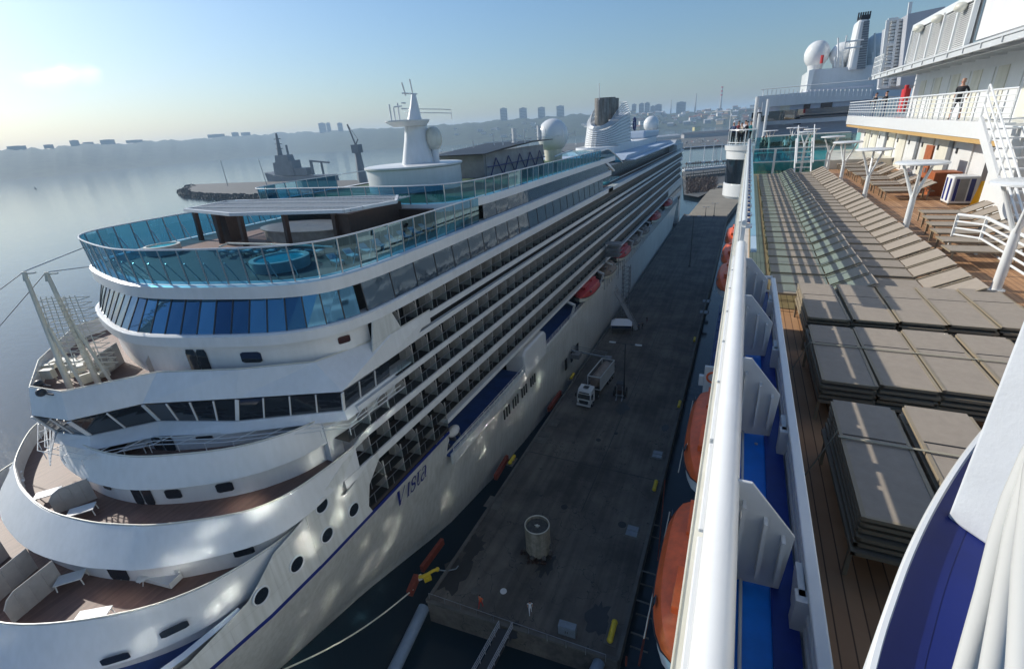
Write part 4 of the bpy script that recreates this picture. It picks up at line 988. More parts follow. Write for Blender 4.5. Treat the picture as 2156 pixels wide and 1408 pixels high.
for x in (7.75, 8.6): mb.box(x, x+.1, yA-12, yB+2, z0-.65, z0-.4)
mb.build('walkway_grating', GREYW, own)
mb = MB()
for k in range(7): y = yB-.2+k*.45; mb.tube([(7.8, y, z0-.4), (7.8, y, z0+.8)], .03, 5)
for z in (.8, .5, .2): mb.tube([(7.8, yB-.3, z0+z), (7.8, yB+2.6, z0+z), (9, yB+3.2, z0+z)], .03, 5)
mb.build('walkway_rail', WHITE2, own)
# tall slatted tower behind the balcony
def YP(u, v, y): return PY(u, v, y)
q = [YP(1850, 185, 62), YP(1868, 44, 62), YP(1910, 38, 62), YP(1892, 183, 62)]
mb = MB(); mb.exty([(p.x, p.z) for p in q], 62, 62.4); mb.build('slat_tower', GREYW, own)
mb = MB()
for k in range(20):
    f = (k+.5)/20; a = q[0].lerp(q[1], f); b = q[3].lerp(q[2], f); mb.box(a.x+.3, b.x, 61.7, 62, a.z-.1, a.z+.1)
mb.build('tower_slat', WHITE2, own)
mb = MB()
a, b = q[0], q[1]; mb.bar(a+V((0, -.3, 0)), b+V((0, -.3, 0)), .25, .3); a2 = a+V((.75, -.3, 0)); b2 = b+V((.75, -.3, 0)); mb.bar(a2, b2, .2, .3)
for f in (0, .32, .64, 1): c1 = (a+V((0, -.3, 0))).lerp(b+V((0, -.3, 0)), f); mb.bar(c1, c1+V((.75, 0, 0)), .25)
mb.bar(q[3], q[2]+V((0, 0, 1.2)), .25)
mb.build('tower_frame', WHITE2, own)
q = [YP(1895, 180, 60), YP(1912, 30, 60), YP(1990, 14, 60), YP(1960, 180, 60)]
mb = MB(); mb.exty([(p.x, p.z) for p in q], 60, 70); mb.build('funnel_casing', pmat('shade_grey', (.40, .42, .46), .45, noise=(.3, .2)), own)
# far forward block: blue-white base, leaning exhaust mast, radomes
YB_ = 104
q = [YP(1690, 225, YB_), YP(1702, 150, YB_), YP(1714, 147, YB_), YP(1880, 134, YB_), YP(1880, 205, YB_), YP(1700, 205, YB_)]
mb = MB(); mb.exty([(q[5].x, q[5].z), (q[2].x, q[2].z), (q[3].x, q[3].z), (q[4].x+2, q[4].z)], YB_, YB_+14); mb.build('mast_house', WHITE, own)
t = YP(1697, 222, YB_-.5); mb = MB(); mb.exty([(YP(1694, 205, YB_).x, YP(1694, 205, YB_).z), (q[1].x, q[1].z), (q[2].x, q[2].z), (q[5].x, q[5].z)], YB_-1.5, YB_+12); mb.build('mast_house_side', WHITE2, own)
mb = MB(); 
m0, m1, m2, m3 = YP(1783, 150, YB_), YP(1806, 43, YB_), YP(1830, 42, YB_), YP(1822, 146, YB_)
mb.exty([(m0.x, m0.z), (m1.x, m1.z), (m2.x, m2.z), (m3.x, m3.z)], YB_-1, YB_+3.5); mb.build('exhaust_mast', WHITE, own, bevel=.4)
mb = MB()
for k in range(20):
    f = (k+.5)/21; a = m0.lerp(m1, f); b = m3.lerp(m2, f); mb.box(lerp(a.x, b.x, .45), lerp(a.x, b.x, .93), YB_-1.15, YB_-1.0, a.z-.14, a.z+.14)
mb.build('mast_vent', GREY, own)
mb = MB(); mb.box(m1.x+.3, m2.x, YB_-.8, YB_+3, m1.z-.1, m1.z+.5)
for k in range(6): mb.tube([(lerp(m1.x, m2.x, k/5), YB_, m1.z), (lerp(m1.x, m2.x, k/5), YB_, m1.z+1.0)], .12, 5)
mb.build('mast_top', DARK, own)
for z in (.45, .58): p = m0.lerp(m1, z); m_ = MB(); m_.tube([(p.x-1.2, YB_-1.4, p.z), (p.x+1.2, YB_-1.4, p.z)], .12, 6); m_.tube([(p.x-1.2, YB_-1.4, p.z), (p.x-1.2, YB_-1.4, p.z+.9)], .1, 6); m_.build('light_bracket', WHITE, own)
for (u, v, rp) in ((1720, 115, 22), (1771, 115, 19), (1845, 100, 21)):
    p = YP(u, v, YB_+3); r = rp*.088; m_ = MB(); m_.sph(p, r, 24, 14, (1, 1, 1.08)); o = m_.build('radome', WHITE2, own, smooth=True)
    s_ = MB(); s_.cyl((p.x, p.y, p.z-r*1.5), (p.x, p.y, p.z-r*.8), r*.5, r*.62, 18); s_.build('radome_stand', WHITE, o, smooth=True)
mb = MB(); p = YP(1729, 134, YB_); mb.tube([p, p+V((0, 0, 1.2))], .25, 6); mb.build('red_lamp', RED, own)
mb = MB()
for u, v0, v1 in ((1765, 140, 80), (1758, 142, 120), (1774, 142, 118), (1842, 132, 70), (1838, 132, 110), (1850, 130, 112), (1820, 132, 120)): mb.tube([YP(u, v0, YB_), YP(u, v1, YB_)], .14, 5)
mb.build('antenna', WHITE2, own)
# lower forward tiers with teal glass and windows (Y about 90)
def slab(u0, v0, u1, v1, y, yd, name, mat, bevel=0):
    a = YP(u0, v0, y); b = YP(u1, v1, y); m_ = MB(); m_.box(min(a.x, b.x), max(a.x, b.x), y, y+yd, min(a.z, b.z), max(a.z, b.z)); return m_.build(name, mat, own, bevel=bevel)
slab(1600, 212, 1830, 244, 92, 10, 'forward_tier', pmat('tier_grey', (.50, .52, .58), .45, noise=(.3, .12)))
slab(1596, 203, 1835, 209, 91.4, 14, 'forward_roof', WHITE)
slab(1700, 190, 1835, 204, 92, 8, 'forward_tier', MATS['tier_grey'])
slab(1603, 244, 1830, 251, 90.8, 8, 'forward_ledge', WHITE2)
slab(1604, 252, 1830, 290, 92, 10, 'forward_tier', MATS['tier_grey'])
g = slab(1606, 236, 1785, 245, 87.5, .05, 'tier_glass', gmat('deep_teal_glass', (.03, .22, .28), refl=.12))
for u0, v0, u1, v1 in ((1643,222,1662,235),(1693,220,1705,230),(1729,217,1751,229)): slab(u0, v0, u1, v1, 91.9, .1, 'window', DGLASS if u0 > 1680 else CREAM)
slab(1672, 252, 1686, 262, 91.9, .1, 'doorway', BLACK); slab(1606, 215, 1618, 243, 87, 2, 'wing_post', WHITE2)
slab(1583, 238, 1604, 248, 87, 3, 'wing_box', DARK); slab(1580, 250, 1604, 300, 88, 6, 'forward_tier', WHITE)
slab(1604, 288, 1790, 300, 70, 2, 'counter', CREAM); slab(1600, 300, 1790, 322, 66, .1, 'tier_glass', MATS['deep_teal_glass'])
mb = MB()
for u in range(1606, 1835, 9): a = YP(u, 203, 89.2); mb.tube([a, a+V((0, 0, .9))], .05, 4)
a = YP(1600, 203, 89.2); b = YP(1835, 203, 89.2); mb.tube([a+V((0, 0, .9)), (b.x, b.y, a.z+.9)], .05, 4); mb.build('roof_rail', WHITE2, own)
for u, v0, v1, y in ((1583, 300, 205, 60), (1606, 300, 210, 70), (1592, 300, 240, 64)):
    a = YP(u, v0, y); b = YP(u, v1, y); m_ = MB(); m_.tube([(a.x, y, a.z), (a.x, y, b.z)], .16, 8); m_.build('rail_pole', WHITE2, own)
# stair flight and pillar of the upper deck at the right edge
mb = MB(); A, B = V((7.3, 13.6, ZD)), V((7.3, 18.6, -.95))
A = PX(2125, 420, 7.2); B = PX(2095, 255, 7.2)
for x in (7.0, 8.3):
    mb.bar((x, A.y-2.0, A.z-1.2), (x, B.y+.6, B.z), .08, .34)
    for dz in (.5, .8, 1.1): mb.tube([(x, A.y-2.0, A.z-1.2+dz), (x, B.y+.6, B.z+dz)], .03, 6)
    for k in range(5): f = k/4; y = lerp(A.y-2, B.y+.6, f); z = lerp(A.z-1.2, B.z, f); mb.tube([(x, y, z), (x, y, z+1.1)], .03, 6)
for k in range(13): f = k/12; mb.box(7.05, 8.3, lerp(A.y-2, B.y+.6, f), lerp(A.y-2, B.y+.6, f)+.28, lerp(A.z-1.2, B.z, f), lerp(A.z-1.2, B.z, f)+.04)
mb.build('stair_flight', WHITE2, own)
# railing around the deck well, lower right
mb = MB(); c0, c1, c2 = V((5.83, 17.0, ZD)), V((6.9, 17.0, ZD)), V((5.75, 10.5, ZD)); c1 = V((5.5, 17.2, ZD)); c0 = V((5.95, 16.7, ZD)); c2 = V((5.75, 9.5, ZD))
for z in (.98, .8, .62, .44, .26): mb.tube([c1+V((0, 0, z)), c0+V((0, 0, z)), c2+V((0, 0, z))], .028 if z < .9 else .04, 8)
for p in (c1, c0, V((5.85, 14.6, ZD)), V((5.8, 12, ZD))): mb.bar(p, p+V((0, 0, .98)), .06)
mb.build('well_railing', WHITE2, own)
# near right: blue dish with white rim, rough grey post, white pipes
zb = -1.60
rim = [PZ(u, v, zb+.05) for u, v in ((1800, 1500), (1822, 1408), (1845, 1325), (1870, 1255), (1897, 1182), (1925, 1120), (1955, 1062), (1990, 1004), (2030, 946), (2085, 880), (2156, 810))]
rim = [(p.x, p.y) for p in rim]; rim = smooth_pl(rim, 2)
mb = MB(); P = [(*p, zb) for p in rim]+[(4.5, rim[-1][1], zb), (4.5, -2, zb), (rim[0][0], -2, zb)]
mb.add(P, [tuple(range(len(P)))]); mb.build('dish_floor', DISH, own)
mb = MB(); mb.loft([[(*p, zb-.5) for p in offs(rim, -.0)], [(*p, zb+.04) for p in rim], [(*p, zb+.055) for p in offs(rim, .008)], [(*p, zb+.055) for p in offs(rim, .022)], [(*p, zb+.03) for p in offs(rim, .026)]], False); mb.build('dish_rim', WHITE2, own, smooth=True)
mb = MB(); mb.loft([[(*p, zb+.03) for p in offs(rim, .026)], [(*p, zb+.012) for p in offs(rim, .06)], [(*p, zb+.002) for p in offs(rim, .13)]], False); mb.build('dish_cove', DISH, own, smooth=True)
ROUGH = pmat('rough_grey_paint', (.58, .60, .62), .45, noise=(8, .05), bump=(70, .25, .004))
b0 = PZ(1992, 1090, zb); b1 = PZ(2160, 1150, zb); d = (b1-b0).normalized(); d = Matrix.Rotation(math.radians(-34), 3, 'Z') @ d; n_ = V((-d.y, d.x, 0))
mb = MB(); mb.obox(b0+d*.45+n_*.15+V((0, 0, 1.6)), d*.9, n_*.3, V((0, 0, 3.2))); mb.build('steel_post', ROUGH, own, bevel=.012)
def near_pipe(pts, r):
    m_ = MB(); m_.tube(pts, r, 20); m_.build('curved_pipe', pmat('cream_enamel', (.52, .52, .50), .25, bump=(25, .15, .003)) if 'cream_enamel' not in MATS else MATS['cream_enamel'], own, smooth=True)
def at(u, v, t): r = ray(u, v).normalized(); return r*t
near_pipe([at(1978, 1600, 1.32), at(2033, 1408, 1.25), at(2078, 1250, 1.2), at(2108, 1130, 1.17), at(2135, 1050, 1.15), at(2175, 960, 1.13), at(2240, 850, 1.1)], .0155)
near_pipe([at(2052, 1600, 1.25), at(2089, 1408, 1.2), at(2114, 1270, 1.17), at(2142, 1120, 1.14), at(2180, 980, 1.12), at(2240, 870, 1.1)], .0155)
near_pipe([at(2142, 1600, 1.12), at(2155, 1408, 1.1), at(2166, 1200, 1.08), at(2190, 1000, 1.06), at(2235, 800, 1.05)], .0185)
# lifeboat bay fittings low on our side
mb = MB()
for k in range(9): y = 52+k*3.6; mb.box(-1.2, 0, y, y+.12, -30.3, -30.1); mb.tube([(-1.2, y, -30.2), (-1.2, y, -29.0)], .05, 5)
mb.tube([(-1.2, 52, -29), (-1.2, 82, -29)], .05, 5); mb.box(-1.1, 0, 52, 82, -30.3, -30.2); mb.build('boarding_platform', VBLUE, own)
keep(own)
# ---------------------------------------------------------------- loungers
def lounger(label, group, flat=False):
    t = thing('sun_lounger', label, 'sun lounger', (0, 0, 0), 0, group); W_ = .70; zt = .40; L1 = 1.08
    if flat: W_ = .61
    if flat == 1: zt = .07
    if flat == 2: zt = .34
    mb = MB()
    if flat: L1 = 1.24
    mb.obox((L1/2+.02, W_/2, zt-.012), (L1, 0, 0), (0, W_-.06, 0), (0, 0, .016)); lpart(mb, 'seat', SLING, t)
    ang = math.radians(0 if flat else 27); Lb = .72
    c = V((L1+.05+math.cos(ang)*Lb/2, W_/2, zt-.012+math.sin(ang)*Lb/2))
    mb = MB(); mb.obox(c, (math.cos(ang)*Lb, 0, math.sin(ang)*Lb), (0, W_-.06, 0), (-math.sin(ang)*.016, 0, math.cos(ang)*.016)); lpart(mb, 'backrest', SLING, t)
    mb = MB()
    for y in (.0, W_-.035):
        mb.box(0, L1, y, y+.035, zt-.04, zt+.003); mb.box(L1, L1+.68, y, y+.03, zt-.05, zt-.025)
        mb.bar((L1, y+.017, zt-.02), (L1+math.cos(ang)*Lb, y+.017, zt-.02+math.sin(ang)*Lb), .035, .03)
    mb.box(0, .03, 0, W_, zt-.04, zt-.002); mb.box(L1+.65, L1+.68, 0, W_, zt-.05, zt-.02)
    mb.bar((L1+.4, .1, zt-.04), (L1+.48, .1, zt-.02+.2*(not flat)), .02); mb.bar((L1+.4, W_-.1, zt-.04), (L1+.48, W_-.1, zt-.02+.2*(not flat)), .02)
    lpart(mb, 'frame', FRAME, t)
    for x in (.05, L1+.45):
        for y in (.0, W_-.035):
            mb = MB(); mb.box(x, x+.035, y, y+.035, 0, zt-.04); lpart(mb, 'leg', FRAME, t)
    return t
L0 = keep(lounger('brown sling lounger in the tinted row beside the outer glass rail', 'loungers in the row beside the glass rail'))
first = True
for k in range(15):
    for j in (0, 1):
        y = 10.95+1.6*k+j*.765; loc = (.85+random.uniform(-.02, .02), y, ZD)
        lb = 'brown lounger, %s from the near end of the row beside the glass rail' % ORD[2*k+j]
        if first: L0.location = loc; L0['label'] = lb; first = False
        else: dup(L0, loc, random.uniform(-.008, .008), lb)
for k in range(15):
    for j in (0, 1):
        y = 11.05+1.63*k+j*.775+random.uniform(-.02, .02)
        dup(L0, (2.52+random.uniform(-.03, .03), y, ZD), random.uniform(-.015, .015), 'brown lounger, %s from the near end of the row left of the lamp posts' % ORD[2*k+j], 'loungers in the second row')
for k in range(13):
    y = 26.5+k*1.12+(k % 2)*(-.3); dup(L0, (5.75+random.uniform(-.05, .05), y, ZD), random.uniform(-.02, .02), 'brown lounger, %s from the near end of the row beside the locker doors' % ORD[k], 'loungers beside the locker doors')
for k in range(6):
    y = 15.3+k*1.12; dup(L0, (4.95+k*.16, y, ZD), random.uniform(-.02, .02), 'brown lounger, %s from the near end of the short row ahead of the well railing' % ORD[k], 'loungers ahead of the well railing')
for k in range(4):
    y = 15.6+k*1.2; dup(L0, (7.3+k*.1, y, ZD), random.uniform(-.02, .02), 'brown lounger at the right edge beyond the well railing, %s from the near end' % ORD[k], 'loungers beyond the well railing')
F0 = keep(lounger('', 'stacked loungers', flat=1))
names = ['first', 'second', 'third', 'fourth', 'fifth']
def stack(x, y, n, rz, label, grp, x0=True):
    for k in range(n):
        z = ZD+.34+k*.078-.07; loc = (x+random.uniform(-.012, .012), y+random.uniform(-.02, .02), z)
        r = rz+random.uniform(-.008, .008)
        if k == 0:
            o = dup(B0, (loc[0], loc[1], ZD), r, 'bottom one: '+label, grp)
        else: o = dup(F0, loc, r, ('top one: ' if k == n-1 else '%s from the bottom: ' % ORD[k])+label, grp)
B0 = keep(lounger('', 'x', flat=2))
def place_stack(xn, yn, n, nm, row):
    # lounger runs along +Y after a quarter turn: local x -> world y
    stack(xn+.68, yn, n, math.radians(90), 'flat lounger in the %s stack of the %s' % (nm, row), 'stack %s, %s' % (nm, row))
for i in range(5): place_stack(1.2+i*.645, 8.95+i*.05, 5, names[i], 'far row')
for i in range(4): place_stack(1.16+i*.64, 6.6+i*.05, 5, names[i], 'middle row')
for i in range(2): place_stack(1.15+i*.70, 3.95+i*.08, 6, names[i], 'near row')
for i in range(1): place_stack(1.12+i*.75, .95, 6, names[i], 'nearest row')
for r in (F0, B0):
    for ch in list(r.children): bpy.data.objects.remove(ch)
    bpy.data.objects.remove(r)
for (y, x1, zz, lb) in ((7.75, 3.7, -3.235, 'pale webbing strap across the middle row of lounger stacks'), (5.1, 2.5, -3.155, 'pale webbing strap across the near row of lounger stacks')):
    mb = MB(); mb.box(1.2, x1, y, y+.03, zz, zz+.006); mb.obox((1.10, y+.1, zz-.32), (.24, .1, .64), (0, .03, 0), (.006, 0, .004)); tag(mb.build('strap', pmat('strap_web', (.33, .30, .22), .8) if 'strap_web' not in MATS else MATS['strap_web'], None), lb, 'strap')
# ---------------------------------------------------------------- lamp posts with disc heads
def lamp_post(loc, label):
    t = thing('lamp_post', label, 'lamp post', loc, 0, 'white disc lamp posts on the sun deck')
    H = 2.22
    mb = MB(); mb.tube([(0, 0, 0), (0, 0, .02), (0, 0, .02)], [.16, .16, .1], 16); mb.tube([(0, 0, 0), (0, 0, 1.35)], [.095, .075], 16); lpart(mb, 'pole', WHITE2, t, smooth=True)
    for a in (.6, 2.7, 4.5):
        m_ = MB(); m_.tube([(0, 0, 1.2), (.42*math.cos(a), .42*math.sin(a), H-.02)], [.05, .035], 10); lpart(m_, 'branch', WHITE2, t, smooth=True)
    mb = MB(); mb.loft([oval(0, 0, .1, .1, H+.09, 28), oval(0, 0, .6, .6, H+.085, 28), oval(0, 0, .65, .65, H+.06, 28), oval(0, 0, .65, .65, H+.02, 28), oval(0, 0, .55, .55, H, 28), oval(0, 0, .1, .1, H-.01, 28)], True, True); lpart(mb, 'disc_head', WHITE2, t, smooth=True)
    return t
nm = ['white disc lamp post nearest the lounger stacks', 'second white disc lamp post from the stacks, beside the wooden locker', 'third white disc lamp post from the stacks', 'fourth white disc lamp post from the stacks', 'fifth white disc lamp post, before the glass screen']
P0 = keep(lamp_post((5.3, 13.4, ZD), nm[0]))
for i, (x, y) in enumerate(((4.71, 18.4), (4.68, 24.7), (4.63, 30.7), (4.8, 37.4))): dup(P0, (x, y, ZD), i*.8, nm[i+1])
for i, (u, v, y) in enumerate(((1620, 300, 56), (1683, 290, 60), (1708, 285, 54), (1668, 285, 62), (1693, 310, 48))):
    p = PY(u, v, y); dup(P0, (p.x, y, ZD), i*1.1, 'white disc lamp post beyond the pool glass, %s' % ['leftmost, by the round balcony', 'fourth from the left', 'rightmost', 'second from the left', 'third from the left and nearest'][i], 'white disc lamp posts beyond the pool glass')
# ---------------------------------------------------------------- loose things on the sun deck
t = thing('locker', 'open orange brown wooden towel locker by the white wall', 'locker', (8.1, 28.2, ZD), 0)
mb = MB(); mb.box(-.45, .5, -.5, .6, 0, 1.0); lpart(mb, 'cabinet', WOODR, t, bevel=.02)
mb = MB(); mb.box(-.5, -.42, .5, 1.5, 0, 2.05); lpart(mb, 'door', WOODR, t, bevel=.01)
mb = MB(); mb.box(-.56, -.5, .6, .75, .9, 1.1); lpart(mb, 'handle', STEEL, t)
t = thing('air_cooler', 'white cabinet with dark striped front standing on the sun deck', 'cabinet', (7.6, 25.2, ZD), 0)
mb = MB(); mb.box(0, .85, 0, .9, .05, 1.1); lpart(mb, 'cabinet', WHITE2, t, bevel=.04)
mb = MB(); mb.box(-.015, 0, .15, .32, .15, 1.0); mb.box(-.015, 0, .6, .75, .15, 1.0); mb.box(.1, .2, -.015, 0, .15, 1); mb.box(.55, .7, -.015, 0, .15, 1); lpart(mb, 'stripe', NAVY, t)
mb = MB(); mb.box(.22, .5, -.012, 0, .15, 1); lpart(mb, 'grille', GREY, t)
mb = MB()
for x in (.05, .75):
    for y in (.05, .8): mb.tube([(x, y, 0), (x, y, .06)], .03, 6)
lpart(mb, 'foot', RUBBER, t)
t = thing('wet_floor_sign', 'yellow folding caution sign standing beside the cream locker boxes', 'sign', (8.15, 24.0, ZD), .2)
mb = MB(); mb.add([(-.16, -.22, 0), (.16, -.22, 0), (.09, -.02, 1.05), (-.09, -.02, 1.05), (-.16, .22, 0), (.16, .22, 0), (.09, .02, 1.05), (-.09, .02, 1.05)], [(0,1,2,3), (4,7,6,5), (3,2,6,7)]); lpart(mb, 'board', pmat('sign_yellow', (.85, .48, .02), .4), t)
tx = text_part('CAUTION', .2, BLACK, Matrix.Translation(V((.04, -.19, .15))) @ Matrix.Rotation(math.radians(79), 4, 'X') @ Matrix.Rotation(math.radians(90), 4, 'Z'), t, 'lettering', .002)
for i, (x, y) in enumerate(((8.7, 24.2), (8.75, 23.0))):
    t = thing('deck_box', ['cream deck box behind the yellow caution sign', 'cream deck box nearest the end pier, right of the caution sign'][i], 'box', (x, y-1, ZD), 0)
    mb = MB(); mb.box(0, .9, 0, 1.0, 0, .95); lpart(mb, 'body', CREAM, t, bevel=.03); mb = MB(); mb.box(-.03, .93, -.03, 1.03, .95, 1.02); lpart(mb, 'lid', CREAM, t, bevel=.02)
for i, (x, y) in enumerate(((7.0, 11.8),)):
    t = thing('white_chair', 'white plastic chair beyond the well railing at the right edge', 'chair', (x, y, ZD), .6)
    mb = MB(); mb.box(-.25, .25, -.25, .25, .42, .47); lpart(mb, 'seat', WHITE2, t, bevel=.02); mb = MB(); mb.box(-.25, .25, .2, .26, .47, .9); lpart(mb, 'backrest', WHITE2, t, bevel=.02)
    for sx in (-1, 1):
        for sy in (-1, 1): m_ = MB(); m_.tube([(sx*.22, sy*.22, .42), (sx*.25, sy*.25, 0)], .025, 6); lpart(m_, 'leg', WHITE2, t)
# ---------------------------------------------------------------- our orange lifeboats
for i, (x, y0, y1, lb) in enumerate(((-.1, 17.9, 31.2, 'orange lifeboat hanging nearest below our rail, at the bottom edge'), (-.05, 33.2, 48.5, 'orange lifeboat second from the bottom, under a white davit'), (-.2, 84, 99.5, 'third orange lifeboat along our side, past the boarding platform'), (-.2, 100.5, 117, 'fourth orange lifeboat along our side'), (-.2, 118, 134, 'farthest orange lifeboat along our side'))):
    lifeboat((x, (y0+y1)/2, -27.3), y1-y0, 4.3, 4.4, ORANGE, WHITE, lb, 'orange lifeboats along our side')
dv = thing('davit', 'white davit frame with a round cut-out over the second orange lifeboat', 'davit', (-1.4, 49.5, -29))
mb = MB(); mb.box(-.1, 1.8, 0, .4, 0, 4.4); mb.box(-.6, -.1, 0, .5, 2, 3.2); lpart(mb, 'frame', WHITE, dv, bevel=.05)
mb = MB(); mb.tube([(.8+.6*math.cos(a), -.02, 3.2+.6*math.sin(a)) for a in [2*math.pi*k/18 for k in range(19)]], .12, 6, False); lpart(mb, 'ring', ORANGE, dv)
# ---------------------------------------------------------------- people
def person(loc, face, label, top=CLOTHK, bot=CLOTHK, hair=HAIR, h=1.76, pose='stand', scale=1.0, group=None, legs_bare=False):
    """one skinned body; face = heading in radians (0 looks along +Y)"""
    t = thing('person', label, 'person', loc, face, group)
    s = h/1.76
    J = {'hip': (0, 0, .94), 'waist': (0, .0, 1.08), 'chest': (0, .01, 1.32), 'neck': (0, .0, 1.50), 'head0': (0, .02, 1.58), 'head1': (0, .03, 1.69)}
    A = {'stand': ((.20, 0, 1.44), (.27, -.02, 1.16), (.26, .10, .93)), 'lean': ((.20, .02, 1.42), (.27, .18, 1.18), (.14, .38, 1.12)), 'walk': ((.20, 0, 1.43), (.26, -.14, 1.18), (.25, -.05, .94))}[pose]
    stride = .22 if pose == 'walk' else .05
    vs = []; ed = []; rad = []
    def v(p, r): vs.append(V(p)*s); rad.append((r[0]*s, r[1]*s) if isinstance(r, tuple) else (r*s, r*s)); return len(vs)-1
    hip = v(J['hip'], (.155, .12)); wa = v(J['waist'], (.14, .11)); ch = v(J['chest'], (.17, .12)); ne = v((0, 0, 1.47), (.07, .065)); hd = v(J['head0'], (.062, .07)); h1 = v((0, .025, 1.66), (.082, .098)); h2 = v((0, .015, 1.73), (.06, .07))
    ed += [(hip, wa), (wa, ch), (ch, ne), (ne, hd), (hd, h1), (h1, h2)]
    for sx in (-1, 1):
        sh = v((A[0][0]*sx*.92, A[0][1], A[0][2]), .062); el = v((A[1][0]*sx, A[1][1], A[1][2]), .043); wr = v((A[2][0]*sx, A[2][1], A[2][2]), .030); ha = v((A[2][0]*sx, A[2][1]+.05, A[2][2]-.07), (.028, .04))
        ed += [(ch, sh), (sh, el), (el, wr), (wr, ha)]
        k = stride*sx
        th = v((.095*sx, .0, .86), .088); kn = v((.10*sx, k*.6+.02, .49), .058); an = v((.10*sx, k, .09), .038); to = v((.11*sx, k+.13, .04), (.035, .045))
        ed += [(hip, th), (th, kn), (kn, an), (an, to)]
    me = bpy.data.meshes.new('body'); me.from_pydata(vs, ed, []); o = bpy.data.objects.new('body', me); COL.objects.link(o)
    sk = o.modifiers.new('s', 'SKIN'); sk.use_smooth_shade = True
    for i, q in enumerate(me.skin_vertices[0].data): q.radius = rad[i]; q.use_root = (i == 0)
    ss = o.modifiers.new('u', 'SUBSURF'); ss.levels = ss.render_levels = 1
    bpy.context.view_layer.update(); dg = bpy.context.evaluated_depsgraph_get(); m2 = bpy.data.meshes.new_from_object(o.evaluated_get(dg)); bpy.data.objects.remove(o)
    m2.materials.clear()
    for q in (SKIN, top, bot): m2.materials.append(q)
    for p in m2.polygons:
        c = p.center/s
        if c.z > 1.46 or (abs(c.x) > .2 and c.z < 1.2): k = 0
        elif c.z > .97: k = 1
        elif c.z > (.45 if legs_bare else .09): k = 2
        else: k = 0 if legs_bare and c.z > .09 else 2
        p.material_index = k; p.use_smooth = True
    b = bpy.data.objects.new('body', m2); COL.objects.link(b); b.parent = t
    hm = MB(); hm.sph((0, -.005*s, 1.70*s), .098*s, 14, 8, (.86, 1.05, .95), 0.05); lpart(hm, 'hair', hair, t, smooth=True)
    fm = MB()
    for sx in (-1, 1): fm.sph((.034*s*sx, .118*s, 1.675*s), .011*s, 6, 4); 
    lpart(fm, 'eyes', BLACK, t); nm_ = MB(); nm_.add([(0, .14*s, 1.635*s), (-.016*s, .112*s, 1.63*s), (.016*s, .112*s, 1.63*s), (0, .115*s, 1.675*s)], [(0,1,3),(0,3,2),(0,2,1),(1,2,3)]); nm_.sph((.088*s, .02*s, 1.65*s), .022*s, 6, 4); nm_.sph((-.088*s, .02*s, 1.65*s), .022*s, 6, 4); lpart(nm_, 'nose_and_ears', SKIN, t)
    mm = MB(); mm.box(-.025*s, .025*s, .105*s, .119*s, 1.60*s, 1.61*s); lpart(mm, 'mouth', RED, t)
    return keep(t)
p = PX(2003, 240, 8.6)
person((8.75, p.y, -.9), math.radians(140), 'person in black shirt and shorts with raised chin, walking on the upper balcony', CLOTHK, CLOTHK, SKIN, 1.74, 'walk', legs_bare=True)
for i, (u, lb, tp) in enumerate(((1840, 'person with red collar at the balcony rail, left of another', CLOTHK), (1861, 'person in dark top at the balcony rail, right of another', CLOTHK))):
    q_ = PX(u, 230, 8.8); person((8.8, q_.y, -.85), math.radians(100), lb, tp, CLOTHB, HAIR, 1.7, 'lean')
cr = [(-1.15, 47.0, CLOTHB, 'white capped person at the left end of the crowd on the round balcony'), (-.8, 47.6, pmat('maroon_cloth', (.16, .02, .03), .8), 'person in maroon on the round balcony'), (-.55, 46.9, pmat('beige_cloth', (.5, .42, .33), .8), 'person in beige on the round balcony, between maroon and black'), (-.15, 47.2, CLOTHK, 'person in black at the right side of the round balcony'), (-.3, 48.2, CLOTHW, 'person in white at the back of the round balcony'), (.15, 47.9, pmat('teal_cloth', (.05, .3, .32), .8), 'person in teal beside the rail pole on the round balcony')]
for x, y, tp, lb in cr: person((x, y, -2.3), random.uniform(1.2, 3.6), lb, tp, CLOTHK, HAIR if 'capped' not in lb else CLOTHW, random.uniform(1.62, 1.82), 'lean', group='people on the round balcony')
for i, (u, y) in enumerate(((1602, 58), (1650, 55), (1657, 57), (1700, 56), (1608, 62))):
    q_ = PY(u, 330, y); person((q_.x, y, ZD), random.uniform(0, 6), ['person in black by the pole left of the pool', 'person in white walking beside the pool glass', 'grey clad person walking behind the one in white', 'person on the stair side of the pool', 'pale dressed person behind the one in black, left of the pool'][i], [CLOTHK, CLOTHW, GREY, MATS['beige_cloth'], MATS['beige_cloth']][i], CLOTHK, HAIR, 1.72, 'walk', group='people beyond the pool glass')
# =================================================================== WATER, QUAY, HARBOUR, HILLS
ZQ, ZW = -45.0, -48.0
m = bpy.data.materials.new('sea_water'); m.use_nodes = True; t_, b_ = wrap_nodes(m)
b_.inputs['Base Color'].default_value = (.008, .022, .035, 1); b_.inputs['Roughness'].default_value = .11; b_.inputs['IOR'].default_value = 1.333
tc = t_.nodes.new('ShaderNodeTexCoord'); mp = t_.nodes.new('ShaderNodeMapping'); mp.inputs['Scale'].default_value = (.10, .22, 1); t_.links.new(tc.outputs['Object'], mp.inputs[0])
n1 = t_.nodes.new('ShaderNodeTexNoise'); n1.inputs['Scale'].default_value = 1; n1.inputs['Detail'].default_value = 7; n1.inputs['Roughness'].default_value = .6; t_.links.new(mp.outputs[0], n1.inputs[0])
bp = t_.nodes.new('ShaderNodeBump'); bp.inputs['Strength'].default_value = .16; bp.inputs['Distance'].default_value = .6; t_.links.new(n1.outputs[0], bp.inputs['Height']); t_.links.new(bp.outputs[0], b_.inputs['Normal'])
mb = MB(); mb.quad((-14000, -3000, ZW), (9000, -3000, ZW), (9000, 14000, ZW), (-14000, 14000, ZW)); tag(mb.build('water', m), kind='structure')
